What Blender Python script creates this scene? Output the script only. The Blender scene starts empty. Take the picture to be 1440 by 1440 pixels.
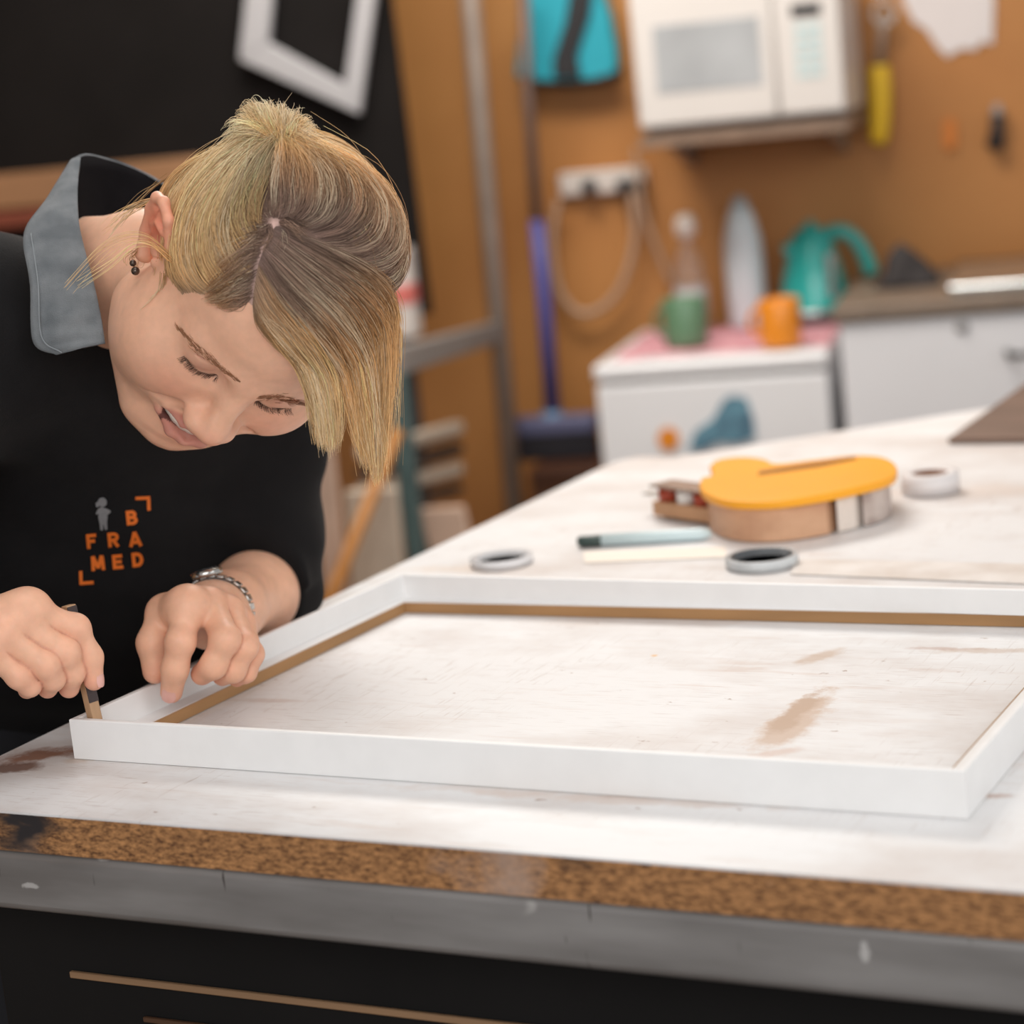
import bpy, bmesh, math, random
import numpy as np
from mathutils import Vector, Matrix
from mathutils.bvhtree import BVHTree
random.seed(7)
RNG = np.random.default_rng(11)
COL = bpy.context.scene.collection
SC = bpy.context.scene
TZ = 0.90                                  # height of the bench top above the floor
# ------------------------------------------------------------------ camera
F = 3201.0                                 # focal length in pixels of the 1440 frame
YAW, PITCH, ROLL = -0.4901, 0.1940, -0.1013
CAM = np.array([1.0821, -1.2923, 0.48 + TZ])
FW = np.array([math.sin(YAW)*math.cos(PITCH), math.cos(YAW)*math.cos(PITCH), -math.sin(PITCH)])
_r0 = np.array([math.cos(YAW), -math.sin(YAW), 0.0]); _u0 = np.cross(_r0, FW)
RT = _r0*math.cos(ROLL) + _u0*math.sin(ROLL); UP = np.cross(RT, FW)
cam_d = bpy.data.cameras.new('camera'); cam = bpy.data.objects.new('camera', cam_d); COL.objects.link(cam)
cam.matrix_world = Matrix(((RT[0], UP[0], -FW[0], CAM[0]), (RT[1], UP[1], -FW[1], CAM[1]), (RT[2], UP[2], -FW[2], CAM[2]), (0, 0, 0, 1)))
cam_d.sensor_width = 36.0; cam_d.lens = F/1440*36
cam_d.clip_start = 0.05; cam_d.clip_end = 60
cam_d.dof.use_dof = True; cam_d.dof.focus_distance = 1.69; cam_d.dof.aperture_fstop = 4.0
SC.camera = cam

def ray(px, py): return FW + (px-720)/F*RT - (py-720)/F*UP
def at(px, py, d): return CAM + d*ray(px, py)          # a place seen at that pixel, d metres deep
def onz(px, py, z=TZ):
    d = ray(px, py); return CAM + (z-CAM[2])/d[2]*d
def pix(P):
    d = np.asarray(P, float)-CAM; z = d@FW
    return np.stack([720+F*(d@RT)/z, 720-F*(d@UP)/z], -1)
# back wall frame: u along the wall to the right, w out of the wall towards the room, z up
_a = -YAW + math.radians(7)*0
_fh = np.array([math.sin(YAW), math.cos(YAW), 0.0]); _rh = np.array([math.cos(YAW), -math.sin(YAW), 0.0])
WA = math.radians(15)
WX = _rh*math.cos(WA) - _fh*math.sin(WA)
WN = -(_fh*math.cos(WA) + _rh*math.sin(WA))            # out of the wall, towards the camera
WO = np.array([CAM[0], CAM[1], 0.0]) + _fh*5.25
def wp(u, w, z): return WO + WX*u + WN*w + np.array([0, 0, z])
def wuv(px, py, w=0.0):                                # wall coordinates (u, z) of a pixel, w metres in front of the wall
    d = ray(px, py); o = WO + WN*w
    t = ((o-CAM)@WN)/(d@WN); P = CAM+t*d
    return (P-WO)@WX, P[2]
# ------------------------------------------------------------------ materials
MATS = {}
def nd(nt, t, **kw):
    n = nt.nodes.new(t)
    for k, v in kw.items():
        if k in n.inputs.keys() if isinstance(k, str) else False: n.inputs[k].default_value = v
        else: setattr(n, k, v)
    return n
def srgb(r, g, b):
    f = lambda c: (c/255/12.92 if c/255 <= .04045 else ((c/255+.055)/1.055)**2.4)
    return (f(r), f(g), f(b), 1)
def mat(name, col, rough=.5, metal=0.0, vary=.0, scale=20., stretch=(1, 1, 1), bump=0., col2=None, spec=.5, trans=0., ior=1.45, coat=0., alpha=1., sss=0., bscale=None, lo=.35, hi=.65):
    if name in MATS: return MATS[name]
    m = bpy.data.materials.new(name); m.use_nodes = True; nt = m.node_tree; b = nt.nodes['Principled BSDF']; L = nt.links
    b.inputs['Base Color'].default_value = col; b.inputs['Roughness'].default_value = rough; b.inputs['Metallic'].default_value = metal
    b.inputs['Specular IOR Level'].default_value = spec; b.inputs['Transmission Weight'].default_value = trans; b.inputs['IOR'].default_value = ior
    b.inputs['Coat Weight'].default_value = coat; b.inputs['Alpha'].default_value = alpha
    if sss: b.inputs['Subsurface Weight'].default_value = sss; b.inputs['Subsurface Radius'].default_value = (.01, .004, .002); b.inputs['Subsurface Scale'].default_value = .6
    tc = nt.nodes.new('ShaderNodeTexCoord'); mp = nt.nodes.new('ShaderNodeMapping'); L.new(tc.outputs['Object'], mp.inputs[0]); mp.inputs['Scale'].default_value = stretch
    nz = nt.nodes.new('ShaderNodeTexNoise'); nz.inputs['Scale'].default_value = scale; nz.inputs['Detail'].default_value = 6; L.new(mp.outputs[0], nz.inputs[0])
    if vary or col2:
        rp = nt.nodes.new('ShaderNodeValToRGB'); L.new(nz.outputs['Fac'], rp.inputs[0])
        c2 = col2 or tuple(min(1, c*(1-vary)) for c in col[:3])+(1,)
        rp.color_ramp.elements[0].position = lo; rp.color_ramp.elements[1].position = hi
        rp.color_ramp.elements[0].color = c2; rp.color_ramp.elements[1].color = col
        L.new(rp.outputs[0], b.inputs['Base Color'])
    if bump:
        bp = nt.nodes.new('ShaderNodeBump'); bp.inputs['Strength'].default_value = bump; bp.inputs['Distance'].default_value = .002
        n2 = nz
        if bscale:
            n2 = nt.nodes.new('ShaderNodeTexNoise'); n2.inputs['Scale'].default_value = bscale; L.new(mp.outputs[0], n2.inputs[0])
        L.new(n2.outputs['Fac'], bp.inputs['Height']); L.new(bp.outputs[0], b.inputs['Normal'])
    MATS[name] = m
    return m
# ------------------------------------------------------------------ objects
def tag(o, label=None, cat=None, group=None, kind=None):
    if label: o['label'] = label
    if cat: o['category'] = cat
    if group: o['group'] = group
    if kind: o['kind'] = kind
    return o
def empty(name, loc, label=None, cat=None, group=None):
    o = bpy.data.objects.new(name, None); COL.objects.link(o); o.location = tuple(loc); o.empty_display_size = .05
    return tag(o, label, cat, group)
def world_loc(o):
    p = Vector((0, 0, 0))
    while o: p = p + o.location; o = o.parent
    return p
class MB:
    """collects shapes, given in world coordinates, into one mesh"""
    def __init__(s): s.bm = bmesh.new()
    def add(s, V, Fs, smooth=False):
        vs = [s.bm.verts.new(tuple(map(float, v))) for v in V]
        for f in Fs:
            try:
                fc = s.bm.faces.new([vs[i] for i in f]); fc.smooth = smooth
            except ValueError: pass
        return vs
    def hexa(s, P, bevel=0., seg=2):
        vs = s.add(P, [(0, 3, 2, 1), (4, 5, 6, 7), (0, 1, 5, 4), (1, 2, 6, 5), (2, 3, 7, 6), (3, 0, 4, 7)])
        if bevel:
            es = {e for v in vs for e in v.link_edges}
            r = bmesh.ops.bevel(s.bm, geom=list(es), offset=bevel, segments=seg, affect='EDGES', profile=.5, clamp_overlap=True)
            for f in r['faces']: f.smooth = True
        return s
    def box(s, lo, hi, bevel=0., seg=2, fr=None):
        (a, b, c), (d, e, f) = lo, hi
        P = [(a, b, c), (d, b, c), (d, e, c), (a, e, c), (a, b, f), (d, b, f), (d, e, f), (a, e, f)]
        if fr: P = [fr(*p) for p in P]
        return s.hexa(P, bevel, seg)
    def wbox(s, u0, u1, w0, w1, z0, z1, bevel=0., seg=2): return s.box((u0, -w1, z0), (u1, -w0, z1), bevel, seg, fr=lambda u, w, z: wp(u, -w, z))
    def tube(s, pts, rad, n=10, cap=True, flat=None):
        pts = [Vector(tuple(map(float, p))) for p in pts]; m = len(pts)
        rad = [rad]*m if np.isscalar(rad) else list(rad)
        V = []; pn = None
        for i, p in enumerate(pts):
            t = (pts[min(i+1, m-1)]-pts[max(i-1, 0)]).normalized()
            if pn is None: pn = t.orthogonal().normalized()
            pn = (pn-t*pn.dot(t)).normalized(); b = t.cross(pn)
            for k in range(n):
                a = 2*math.pi*k/n; V.append(p+(pn*math.cos(a)+b*math.sin(a))*rad[i])
        Fs = [(i*n+k, i*n+(k+1) % n, (i+1)*n+(k+1) % n, (i+1)*n+k) for i in range(m-1) for k in range(n)]
        if cap: Fs += [tuple(range(n-1, -1, -1)), tuple(range((m-1)*n, m*n))]
        s.add(V, Fs, True); return s
    def lathe(s, base, prof, n=28, axis=(0, 0, 1), squash=None):
        ax = Vector(axis).normalized(); a = ax.orthogonal().normalized(); b = ax.cross(a); base = Vector(tuple(map(float, base)))
        V = []
        for r, h in prof:
            for k in range(n):
                t = 2*math.pi*k/n; V.append(base+ax*h+(a*math.cos(t)+b*math.sin(t))*max(r, 1e-5))
        m = len(prof)
        Fs = [(i*n+k, i*n+(k+1) % n, (i+1)*n+(k+1) % n, (i+1)*n+k) for i in range(m-1) for k in range(n)]
        Fs += [tuple(range(n-1, -1, -1)), tuple(range((m-1)*n, m*n))]
        s.add(V, Fs, True); return s
    def prism(s, poly, vec, bevel=0.):
        n = len(poly); P = [np.asarray(p, float) for p in poly]; Q = [p+np.asarray(vec, float) for p in P]
        vs = s.add(P+Q, [tuple(range(n-1, -1, -1)), tuple(range(n, 2*n))]+[(i, (i+1) % n, n+(i+1) % n, n+i) for i in range(n)])
        bmesh.ops.recalc_face_normals(s.bm, faces=list({f for v in vs for f in v.link_faces}))
        if bevel:
            es = {e for v in vs for e in v.link_edges}
            r = bmesh.ops.bevel(s.bm, geom=list(es), offset=bevel, segments=2, affect='EDGES', profile=.5, clamp_overlap=True)
            for f in r['faces']: f.smooth = True
        return s
    def build(s, name, m, parent=None, loc=None, smooth_angle=None):
        me = bpy.data.meshes.new(name)
        bmesh.ops.recalc_face_normals(s.bm, faces=s.bm.faces[:])
        if parent is not None: o0 = world_loc(parent)
        elif loc is not None: o0 = Vector(tuple(map(float, loc)))
        else:
            zs = [v.co for v in s.bm.verts]; o0 = Vector((sum(v.x for v in zs)/len(zs), sum(v.y for v in zs)/len(zs), min(v.z for v in zs)))
        bmesh.ops.translate(s.bm, verts=s.bm.verts[:], vec=-o0)
        s.bm.to_mesh(me); s.bm.free()
        me.materials.append(m)
        o = bpy.data.objects.new(name, me); COL.objects.link(o)
        if parent is not None: o.parent = parent
        else: o.location = o0
        return o
def rawmesh(name, V, Fs, m, parent=None, loc=(0, 0, 0), colors=None, smooth=True):
    """fast mesh from numpy arrays in world coordinates; Fs is (n,4) or (n,3)"""
    o0 = np.array(world_loc(parent)) if parent is not None else np.array(loc, float)
    V = np.asarray(V, np.float32)-o0.astype(np.float32); Fs = np.asarray(Fs, np.int32)
    me = bpy.data.meshes.new(name); k = Fs.shape[1]
    me.vertices.add(len(V)); me.vertices.foreach_set('co', V.ravel())
    me.loops.add(Fs.size); me.loops.foreach_set('vertex_index', Fs.ravel())
    me.polygons.add(len(Fs)); me.polygons.foreach_set('loop_start', np.arange(len(Fs), dtype=np.int32)*k)
    try: me.polygons.foreach_set('loop_total', np.full(len(Fs), k, np.int32))
    except Exception: pass
    me.polygons.foreach_set('use_smooth', np.full(len(Fs), smooth))
    me.update(calc_edges=True); me.validate()
    if colors is not None:
        ca = me.color_attributes.new('tint', 'FLOAT_COLOR', 'POINT')
        c = np.ones((len(V), 4), np.float32); c[:, :3] = colors; ca.data.foreach_set('color', c.ravel())
    me.materials.append(m)
    o = bpy.data.objects.new(name, me); COL.objects.link(o)
    if parent is not None: o.parent = parent
    else: o.location = tuple(o0)
    return o
def spline(pts, n):
    """Catmull-Rom through the points, n samples"""
    P = np.asarray(pts, float); m = len(P)
    if m == 2: return P[0]+np.linspace(0, 1, n)[:, None]*(P[1]-P[0])
    Q = np.vstack([2*P[0]-P[1], P, 2*P[-1]-P[-2]]); t = np.linspace(0, m-1, n); i = np.minimum(t.astype(int), m-2); f = (t-i)[:, None]
    a, b, c, d = Q[i], Q[i+1], Q[i+2], Q[i+3]
    return .5*((2*b)+(c-a)*f+(2*a-5*b+4*c-d)*f*f+(-a+3*b-3*c+d)*f**3)
# ================================================================== the room
WALL_U0, WALL_U1, CEIL = -2.6, 3.2, 2.75
def wall_material():
    m = bpy.data.materials.new('hardboard_wall'); m.use_nodes = True; nt = m.node_tree; L = nt.links; b = nt.nodes['Principled BSDF']
    tc = nt.nodes.new('ShaderNodeTexCoord'); nz = nt.nodes.new('ShaderNodeTexNoise'); nz.inputs['Scale'].default_value = 1.3; nz.inputs['Detail'].default_value = 5
    L.new(tc.outputs['Object'], nz.inputs[0])
    rp = nt.nodes.new('ShaderNodeValToRGB'); rp.color_ramp.elements[0].position = .3; rp.color_ramp.elements[1].position = .7
    rp.color_ramp.elements[0].color = srgb(166, 108, 52); rp.color_ramp.elements[1].color = srgb(198, 140, 78)
    L.new(nz.outputs['Fac'], rp.inputs[0])
    vo = nt.nodes.new('ShaderNodeTexBrick'); vo.inputs['Scale'].default_value = 1.0; vo.inputs['Brick Width'].default_value = 1.22; vo.inputs['Row Height'].default_value = .4; vo.inputs['Mortar Size'].default_value = .003
    mp = nt.nodes.new('ShaderNodeMapping'); mp.inputs['Rotation'].default_value = (math.pi/2, 0, 0); L.new(tc.outputs['Object'], mp.inputs[0]); L.new(mp.outputs[0], vo.inputs[0])
    mx = nt.nodes.new('ShaderNodeMixRGB'); mx.blend_type = 'MULTIPLY'; mx.inputs[0].default_value = .12; L.new(rp.outputs[0], mx.inputs[1]); L.new(vo.outputs[0], mx.inputs[2])
    L.new(mx.outputs[0], b.inputs['Base Color']); b.inputs['Roughness'].default_value = .55
    return m
M_wall = wall_material()
m = MB().wbox(WALL_U0, WALL_U1, -.08, 0, 0, CEIL); tag(m.build('wall_back', M_wall), kind='structure')
M_floor = mat('concrete_floor', srgb(120, 100, 84), .6, vary=.3, scale=3, bump=.1)
def slab(name, z0, z1, mt):
    b = MB(); b.box((WALL_U0, -5.6, z0), (WALL_U1, .08, z1), fr=lambda u, w, z: wp(u, -w, z)); tag(b.build(name, mt), kind='structure')
slab('floor', -.06, 0, M_floor)
M_ceil = mat('ceiling_paint', srgb(232, 228, 220), .8, vary=.04, scale=6)
slab('ceiling', CEIL, CEIL+.06, M_ceil)
m = MB().wbox(WALL_U0-.08, WALL_U0, -.08, 5.6, 0, CEIL); tag(m.build('wall_left', M_wall), kind='structure')
# ================================================================== workbench
def mm(nt, op, a, b=None, c=None):
    n = nt.nodes.new('ShaderNodeMath'); n.operation = op
    for i, v in enumerate((a, b, c)):
        if v is None: continue
        if isinstance(v, (int, float)): n.inputs[i].default_value = v
        else: nt.links.new(v, n.inputs[i])
    return n.outputs[0]
def worktop_material():
    m = bpy.data.materials.new('worn_white_laminate'); m.use_nodes = True; nt = m.node_tree; L = nt.links; b = nt.nodes['Principled BSDF']
    tc = nt.nodes.new('ShaderNodeTexCoord'); ge = tc.outputs['Object']
    def noise(scale, stretch=(1, 1, 1), rot=0., detail=5, rough=.6):
        mp = nt.nodes.new('ShaderNodeMapping'); mp.inputs['Scale'].default_value = stretch; mp.inputs['Rotation'].default_value = (0, 0, rot); L.new(ge, mp.inputs[0])
        n = nt.nodes.new('ShaderNodeTexNoise'); n.inputs['Scale'].default_value = scale; n.inputs['Detail'].default_value = detail; n.inputs['Roughness'].default_value = rough; L.new(mp.outputs[0], n.inputs[0]); return n.outputs['Fac']
    def ramp(v, lo, hi):
        n = nt.nodes.new('ShaderNodeMapRange'); n.inputs[1].default_value = lo; n.inputs[2].default_value = hi; n.clamp = True; L.new(v, n.inputs[0]); return n.outputs[0]
    def mix(fac, c1, c2):
        n = nt.nodes.new('ShaderNodeMixRGB')
        if isinstance(fac, float): n.inputs[0].default_value = fac
        else: L.new(fac, n.inputs[0])
        for i, c in ((1, c1), (2, c2)):
            if isinstance(c, tuple): n.inputs[i].default_value = c
            else: L.new(c, n.inputs[i])
        return n.outputs[0]
    white = srgb(226, 226, 227)
    c = mix(mm(nt, 'MULTIPLY', ramp(noise(5, (1, 1.6, 1)), .46, .68), .9), white, srgb(204, 196, 192))
    st = mm(nt, 'MULTIPLY', ramp(noise(9, (1, 7, 1), .05), .56, .74), ramp(noise(2.6), .42, .62))
    c = mix(mm(nt, 'MULTIPLY', st, .6), c, srgb(188, 158, 138))
    sc = ramp(noise(30, (1, 26, 1), .1, 3, .5), .61, .68); c = mix(mm(nt, 'MULTIPLY', mm(nt, 'MULTIPLY', sc, ramp(noise(4), .42, .6)), .5), c, srgb(150, 122, 104))
    s2 = ramp(noise(26, (22, 1, 1), -.5, 3, .5), .62, .68); c = mix(mm(nt, 'MULTIPLY', mm(nt, 'MULTIPLY', s2, ramp(noise(3.3), .48, .62)), .45), c, srgb(160, 136, 120))
    sp = ramp(noise(95, (.8, 1.3, 1), .3, 3, .5), .72, .76); c = mix(mm(nt, 'MULTIPLY', sp, .8), c, srgb(140, 108, 90))
    # stains worn through the laminate, at their places on the bench
    nzs = noise(28, (1, 1, 1), 0, 6, .7)
    sx = nt.nodes.new('ShaderNodeSeparateXYZ'); L.new(ge, sx.inputs[0])
    def stain(px, py, rx, ry, rot, amt, col):
        nonlocal c
        p = onz(px, py)-np.array([.5, .4, 0]); ca, sa = math.cos(rot), math.sin(rot)
        dx = mm(nt, 'SUBTRACT', sx.outputs[0], float(p[0])); dy = mm(nt, 'SUBTRACT', sx.outputs[1], float(p[1]))
        u = mm(nt, 'DIVIDE', mm(nt, 'ADD', mm(nt, 'MULTIPLY', dx, ca), mm(nt, 'MULTIPLY', dy, sa)), rx)
        v = mm(nt, 'DIVIDE', mm(nt, 'SUBTRACT', mm(nt, 'MULTIPLY', dy, ca), mm(nt, 'MULTIPLY', dx, sa)), ry)
        d = mm(nt, 'SQRT', mm(nt, 'ADD', mm(nt, 'MULTIPLY', u, u), mm(nt, 'MULTIPLY', v, v)))
        d = mm(nt, 'ADD', d, mm(nt, 'MULTIPLY', mm(nt, 'SUBTRACT', nzs, .5), 2.6))
        c = mix(mm(nt, 'MULTIPLY', mm(nt, 'SUBTRACT', 1.0, ramp(d, .45, 1.0)), amt), c, col)
    br = srgb(186, 160, 138)
    def streak(a, b, wd, amt, col):
        p, q = onz(*a), onz(*b); m_ = (np.array(a)+np.array(b))/2; stain(m_[0], m_[1], float(np.linalg.norm(q-p))/2*1.15, wd, math.atan2(q[1]-p[1], q[0]-p[0]), amt, col)
    streak((1062, 1062), (1160, 968), .020, .8, srgb(192, 164, 142)); streak((1085, 1030), (1150, 972), .011, .75, srgb(176, 146, 122)); streak((1050, 1065), (1140, 1050), .010, .5, srgb(200, 168, 152))
    streak((1125, 934), (1180, 912), .012, .7, br); stain(1380, 915, .05, .010, .1, .55, br); stain(1325, 912, .04, .006, .05, .5, srgb(170, 130, 110))
    stain(60, 1062, .045, .02, .6, .95, srgb(146, 106, 86)); stain(20, 1080, .03, .016, .5, .9, srgb(120, 88, 74)); stain(110, 1070, .02, .01, .2, .5, br)
    stain(380, 985, .045, .006, .1, .5, srgb(196, 176, 166)); stain(880, 1125, .12, .010, .05, .45, srgb(200, 178, 164)); stain(700, 1110, .10, .012, .1, .4, srgb(206, 190, 180))
    stain(1390, 1120, .02, .006, .3, .7, srgb(176, 140, 120)); stain(920, 922, .0035, .003, 0, .9, srgb(222, 170, 90))
    stain(640, 800, .10, .02, .1, .55, srgb(214, 196, 180)); stain(1350, 690, .10, .04, .1, .5, srgb(214, 200, 190)); stain(1200, 800, .2, .012, .02, .35, srgb(200, 190, 184))
    L.new(c, b.inputs['Base Color']); b.inputs['Roughness'].default_value = .48
    bp = nt.nodes.new('ShaderNodeBump'); bp.inputs['Strength'].default_value = .12; bp.inputs['Distance'].default_value = .001; L.new(noise(40, (1, 4, 1)), bp.inputs['Height']); L.new(bp.outputs[0], b.inputs['Normal'])
    return m
def chip_material():
    m = bpy.data.materials.new('chipboard_edge'); m.use_nodes = True; nt = m.node_tree; L = nt.links; b = nt.nodes['Principled BSDF']
    tc = nt.nodes.new('ShaderNodeTexCoord')
    mp = nt.nodes.new('ShaderNodeMapping'); mp.inputs['Scale'].default_value = (.38, 1, 1.0); L.new(tc.outputs['Object'], mp.inputs[0])
    n1 = nt.nodes.new('ShaderNodeTexNoise'); n1.inputs['Scale'].default_value = 430; n1.inputs['Detail'].default_value = 8; n1.inputs['Roughness'].default_value = .75; L.new(mp.outputs[0], n1.inputs[0])
    r1 = nt.nodes.new('ShaderNodeValToRGB'); e = r1.color_ramp.elements; e[0].position = .37; e[0].color = srgb(84, 52, 28); e[1].position = .64; e[1].color = srgb(198, 144, 92); L.new(n1.outputs['Fac'], r1.inputs[0])
    n2 = nt.nodes.new('ShaderNodeTexNoise'); n2.inputs['Scale'].default_value = 9; n2.inputs['Detail'].default_value = 6; L.new(tc.outputs['Object'], n2.inputs[0])
    r2 = nt.nodes.new('ShaderNodeValToRGB'); e = r2.color_ramp.elements; e[0].position = .56; e[0].color = (0, 0, 0, 1); e[1].position = .68; e[1].color = (1, 1, 1, 1); L.new(n2.outputs['Fac'], r2.inputs[0])
    m1 = nt.nodes.new('ShaderNodeMixRGB'); m1.inputs[2].default_value = srgb(176, 150, 134); L.new(r2.outputs[0], m1.inputs[0]); L.new(r1.outputs[0], m1.inputs[1])
    n3 = nt.nodes.new('ShaderNodeTexNoise'); n3.inputs['Scale'].default_value = 14; n3.inputs['Detail'].default_value = 4; L.new(mp.outputs[0], n3.inputs[0])
    r3 = nt.nodes.new('ShaderNodeValToRGB'); e = r3.color_ramp.elements; e[0].position = .30; e[0].color = (1, 1, 1, 1); e[1].position = .36; e[1].color = (0, 0, 0, 1); L.new(n3.outputs['Fac'], r3.inputs[0])
    m2 = nt.nodes.new('ShaderNodeMixRGB'); m2.inputs[2].default_value = srgb(38, 34, 36); L.new(r3.outputs[0], m2.inputs[0]); L.new(m1.outputs[0], m2.inputs[1])
    L.new(m2.outputs[0], b.inputs['Base Color']); b.inputs['Roughness'].default_value = .8
    bp = nt.nodes.new('ShaderNodeBump'); bp.inputs['Strength'].default_value = .5; bp.inputs['Distance'].default_value = .001; L.new(n1.outputs['Fac'], bp.inputs['Height']); L.new(bp.outputs[0], b.inputs['Normal'])
    return m
def steel_material():
    m = bpy.data.materials.new('worn_steel'); m.use_nodes = True; nt = m.node_tree; L = nt.links; b = nt.nodes['Principled BSDF']
    tc = nt.nodes.new('ShaderNodeTexCoord')
    def N(scale, st, det=4):
        mp = nt.nodes.new('ShaderNodeMapping'); mp.inputs['Scale'].default_value = st; L.new(tc.outputs['Object'], mp.inputs[0])
        n = nt.nodes.new('ShaderNodeTexNoise'); n.inputs['Scale'].default_value = scale; n.inputs['Detail'].default_value = det; L.new(mp.outputs[0], n.inputs[0]); return n.outputs['Fac']
    def R(v, lo, hi, c0, c1):
        r = nt.nodes.new('ShaderNodeValToRGB'); e = r.color_ramp.elements; e[0].position = lo; e[0].color = c0; e[1].position = hi; e[1].color = c1; L.new(v, r.inputs[0]); return r.outputs[0]
    base = R(N(14, (.35, 1, 2.2)), .3, .7, srgb(112, 109, 107), srgb(150, 148, 147))
    K, W_ = (0, 0, 0, 1), (1, 1, 1, 1)
    for v, lo, hi, col in ((N(42, (1, 1, .6)), .70, .74, srgb(64, 54, 48)), (N(11, (1, 1, 1), 3), .80, .83, srgb(196, 194, 192)), (N(60, (3, 1, .35), 2), .74, .78, srgb(52, 44, 40))):
        x = nt.nodes.new('ShaderNodeMixRGB'); L.new(R(v, lo, hi, K, W_), x.inputs[0]); L.new(base, x.inputs[1]); x.inputs[2].default_value = col; base = x.outputs[0]
    sx = nt.nodes.new('ShaderNodeSeparateXYZ'); L.new(tc.outputs['Object'], sx.inputs[0]); nn_ = N(120, (1, 1, 1), 4)
    for px, py, rx, rz in ((142, 1206, .007, .0035), (45, 1246, .009, .0025), (1216, 1340, .0035, .008), (1185, 1290, .03, .003), (560, 1214, .004, .001)):
        d_ = ray(px, py); yf_ = float((onz(0, 1143)[1]+onz(1440, 1250)[1])/2)+.001; q_ = CAM+(yf_-CAM[1])/d_[1]*d_-np.array([.5, .4, 0])
        u_ = mm(nt, 'DIVIDE', mm(nt, 'SUBTRACT', sx.outputs[0], float(q_[0])), rx); v_ = mm(nt, 'DIVIDE', mm(nt, 'SUBTRACT', sx.outputs[2], float(q_[2])), rz)
        dd_ = mm(nt, 'ADD', mm(nt, 'SQRT', mm(nt, 'ADD', mm(nt, 'MULTIPLY', u_, u_), mm(nt, 'MULTIPLY', v_, v_))), mm(nt, 'MULTIPLY', mm(nt, 'SUBTRACT', nn_, .5), 2.0))
        mr = nt.nodes.new('ShaderNodeMapRange'); mr.inputs[1].default_value = 1.0; mr.inputs[2].default_value = .6; L.new(dd_, mr.inputs[0])
        x = nt.nodes.new('ShaderNodeMixRGB'); L.new(mm(nt, 'MULTIPLY', mr.outputs[0], .7), x.inputs[0]); L.new(base, x.inputs[1]); x.inputs[2].default_value = srgb(206, 205, 204); base = x.outputs[0]
    L.new(base, b.inputs['Base Color']); b.inputs['Roughness'].default_value = .5; b.inputs['Metallic'].default_value = .35
    return m
M_top = worktop_material(); M_chip = chip_material(); M_steel = steel_material()
M_black = mat('black_paint', srgb(24, 23, 23), .75, spec=.2, vary=.2, scale=8)
M_batten = mat('pale_batten_wood', srgb(150, 118, 88), .6, vary=.25, scale=30, stretch=(.1, 1, 1))
bench = empty('workbench', (.5, .4, 0), 'long workbench with worn white top, chipboard edge and grey steel rail', 'workbench')
fl = onz(0, 1143); fr_ = onz(1440, 1250)
yf = float((fl[1]+fr_[1])/2); xl = -.072
bl = onz(893, 651); b2 = onz(1440, 566); dirb = (b2-bl)/np.linalg.norm(b2-bl)
XR = 1.75
# top outline, rounded far corner
cb = np.array([xl, onz(868, 655)[1]])
far = [cb, cb+np.array([.004, .035]), np.array([xl+.02, cb[1]+.055])]
s = (XR-bl[0])/dirb[0]; farR = bl[:2]+dirb[:2]*s
outline = [(xl, yf), (XR, yf), (farR[0], farR[1]), tuple(bl[:2]+dirb[:2]*.05), (far[2][0], far[2][1]), (far[1][0], far[1][1]), (far[0][0], far[0][1])]
TH = .030
w = MB(); w.prism([(x, y, TZ-.0016) for x, y in outline], (0, 0, .0016)); wt = w.build('worktop', M_top, bench)
ins = .0012
def inset(poly, d):
    c = np.mean(np.array(poly), 0); return [tuple(np.array(p)+(c-np.array(p))/np.linalg.norm(c-np.array(p))*d) for p in poly]
w = MB(); w.prism([(x, y, TZ-TH) for x, y in inset(outline, ins)], (0, 0, TH-.0016)); w.build('chipboard_core', M_chip, bench)
# steel rail under the edges: rounded box tubes
w = MB(); w.box((xl+.0, yf+.001, TZ-TH-.046), (XR, yf+.040, TZ-TH), .006, 3); w.build('steel_rail', M_steel, bench)
w = MB(); w.box((xl+.001, yf+.0405, TZ-TH-.046), (xl+.04, cb[1]-.03, TZ-TH), .006, 3); w.build('steel_rail', M_steel, bench)
# dark carcass below
w = MB(); w.box((xl+.004, yf+.07, .06), (XR-.05, yf+.09, TZ-TH-.002), .002); w.box((xl+.042, yf+.09, .06), (xl+.06, cb[1]-.05, TZ-TH-.002)); w.build('base_panel', M_black, bench)
def yplane(px, py, y):
    d = ray(px, py); return CAM+(y-CAM[1])/d[1]*d
q0 = yplane(102, 1368, yf+.07); q1 = yplane(870, 1440, yf+.07)
w = MB(); w.box((q0[0], yf+.066, q0[2]-.0028), (XR-.1, yf+.0697, q0[2]+.0026), .001); w.build('drawer_lip', M_batten, bench)
q0 = yplane(205, 1431, yf+.07)
M_batten2 = mat('dark_batten_wood', srgb(84, 58, 40), .6, vary=.25, scale=30, stretch=(.1, 1, 1))
w = MB(); w.box((q0[0], yf+.066, q0[2]-.0022), (XR-.1, yf+.0697, q0[2]+.002), .001); w.build('drawer_lip', M_batten2, bench)
for x, y in ((xl+.05, yf+.1), (XR-.1, yf+.1), (xl+.05, cb[1]-.1), (XR-.1, cb[1]-.05)):
    w = MB(); w.box((x, y, 0), (x+.05, y+.05, TZ-TH-.046), .003); w.build('leg', M_steel, bench)
# ================================================================== white picture frame on the bench
HH = .031; FT = .010; WT = .0055
M_white = mat('white_lacquer', srgb(238, 238, 238), .42, vary=.03, scale=40, bump=.02, bscale=300)
M_rawwood = mat('raw_pine', srgb(176, 134, 90), .65, vary=.25, scale=40, stretch=(.15, .15, 1))
oA = onz(97, 1012, TZ+HH)[:2]; oB = onz(1357, 1085, TZ+HH)[:2]; oD = onz(563, 807, TZ+HH)[:2]
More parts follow.
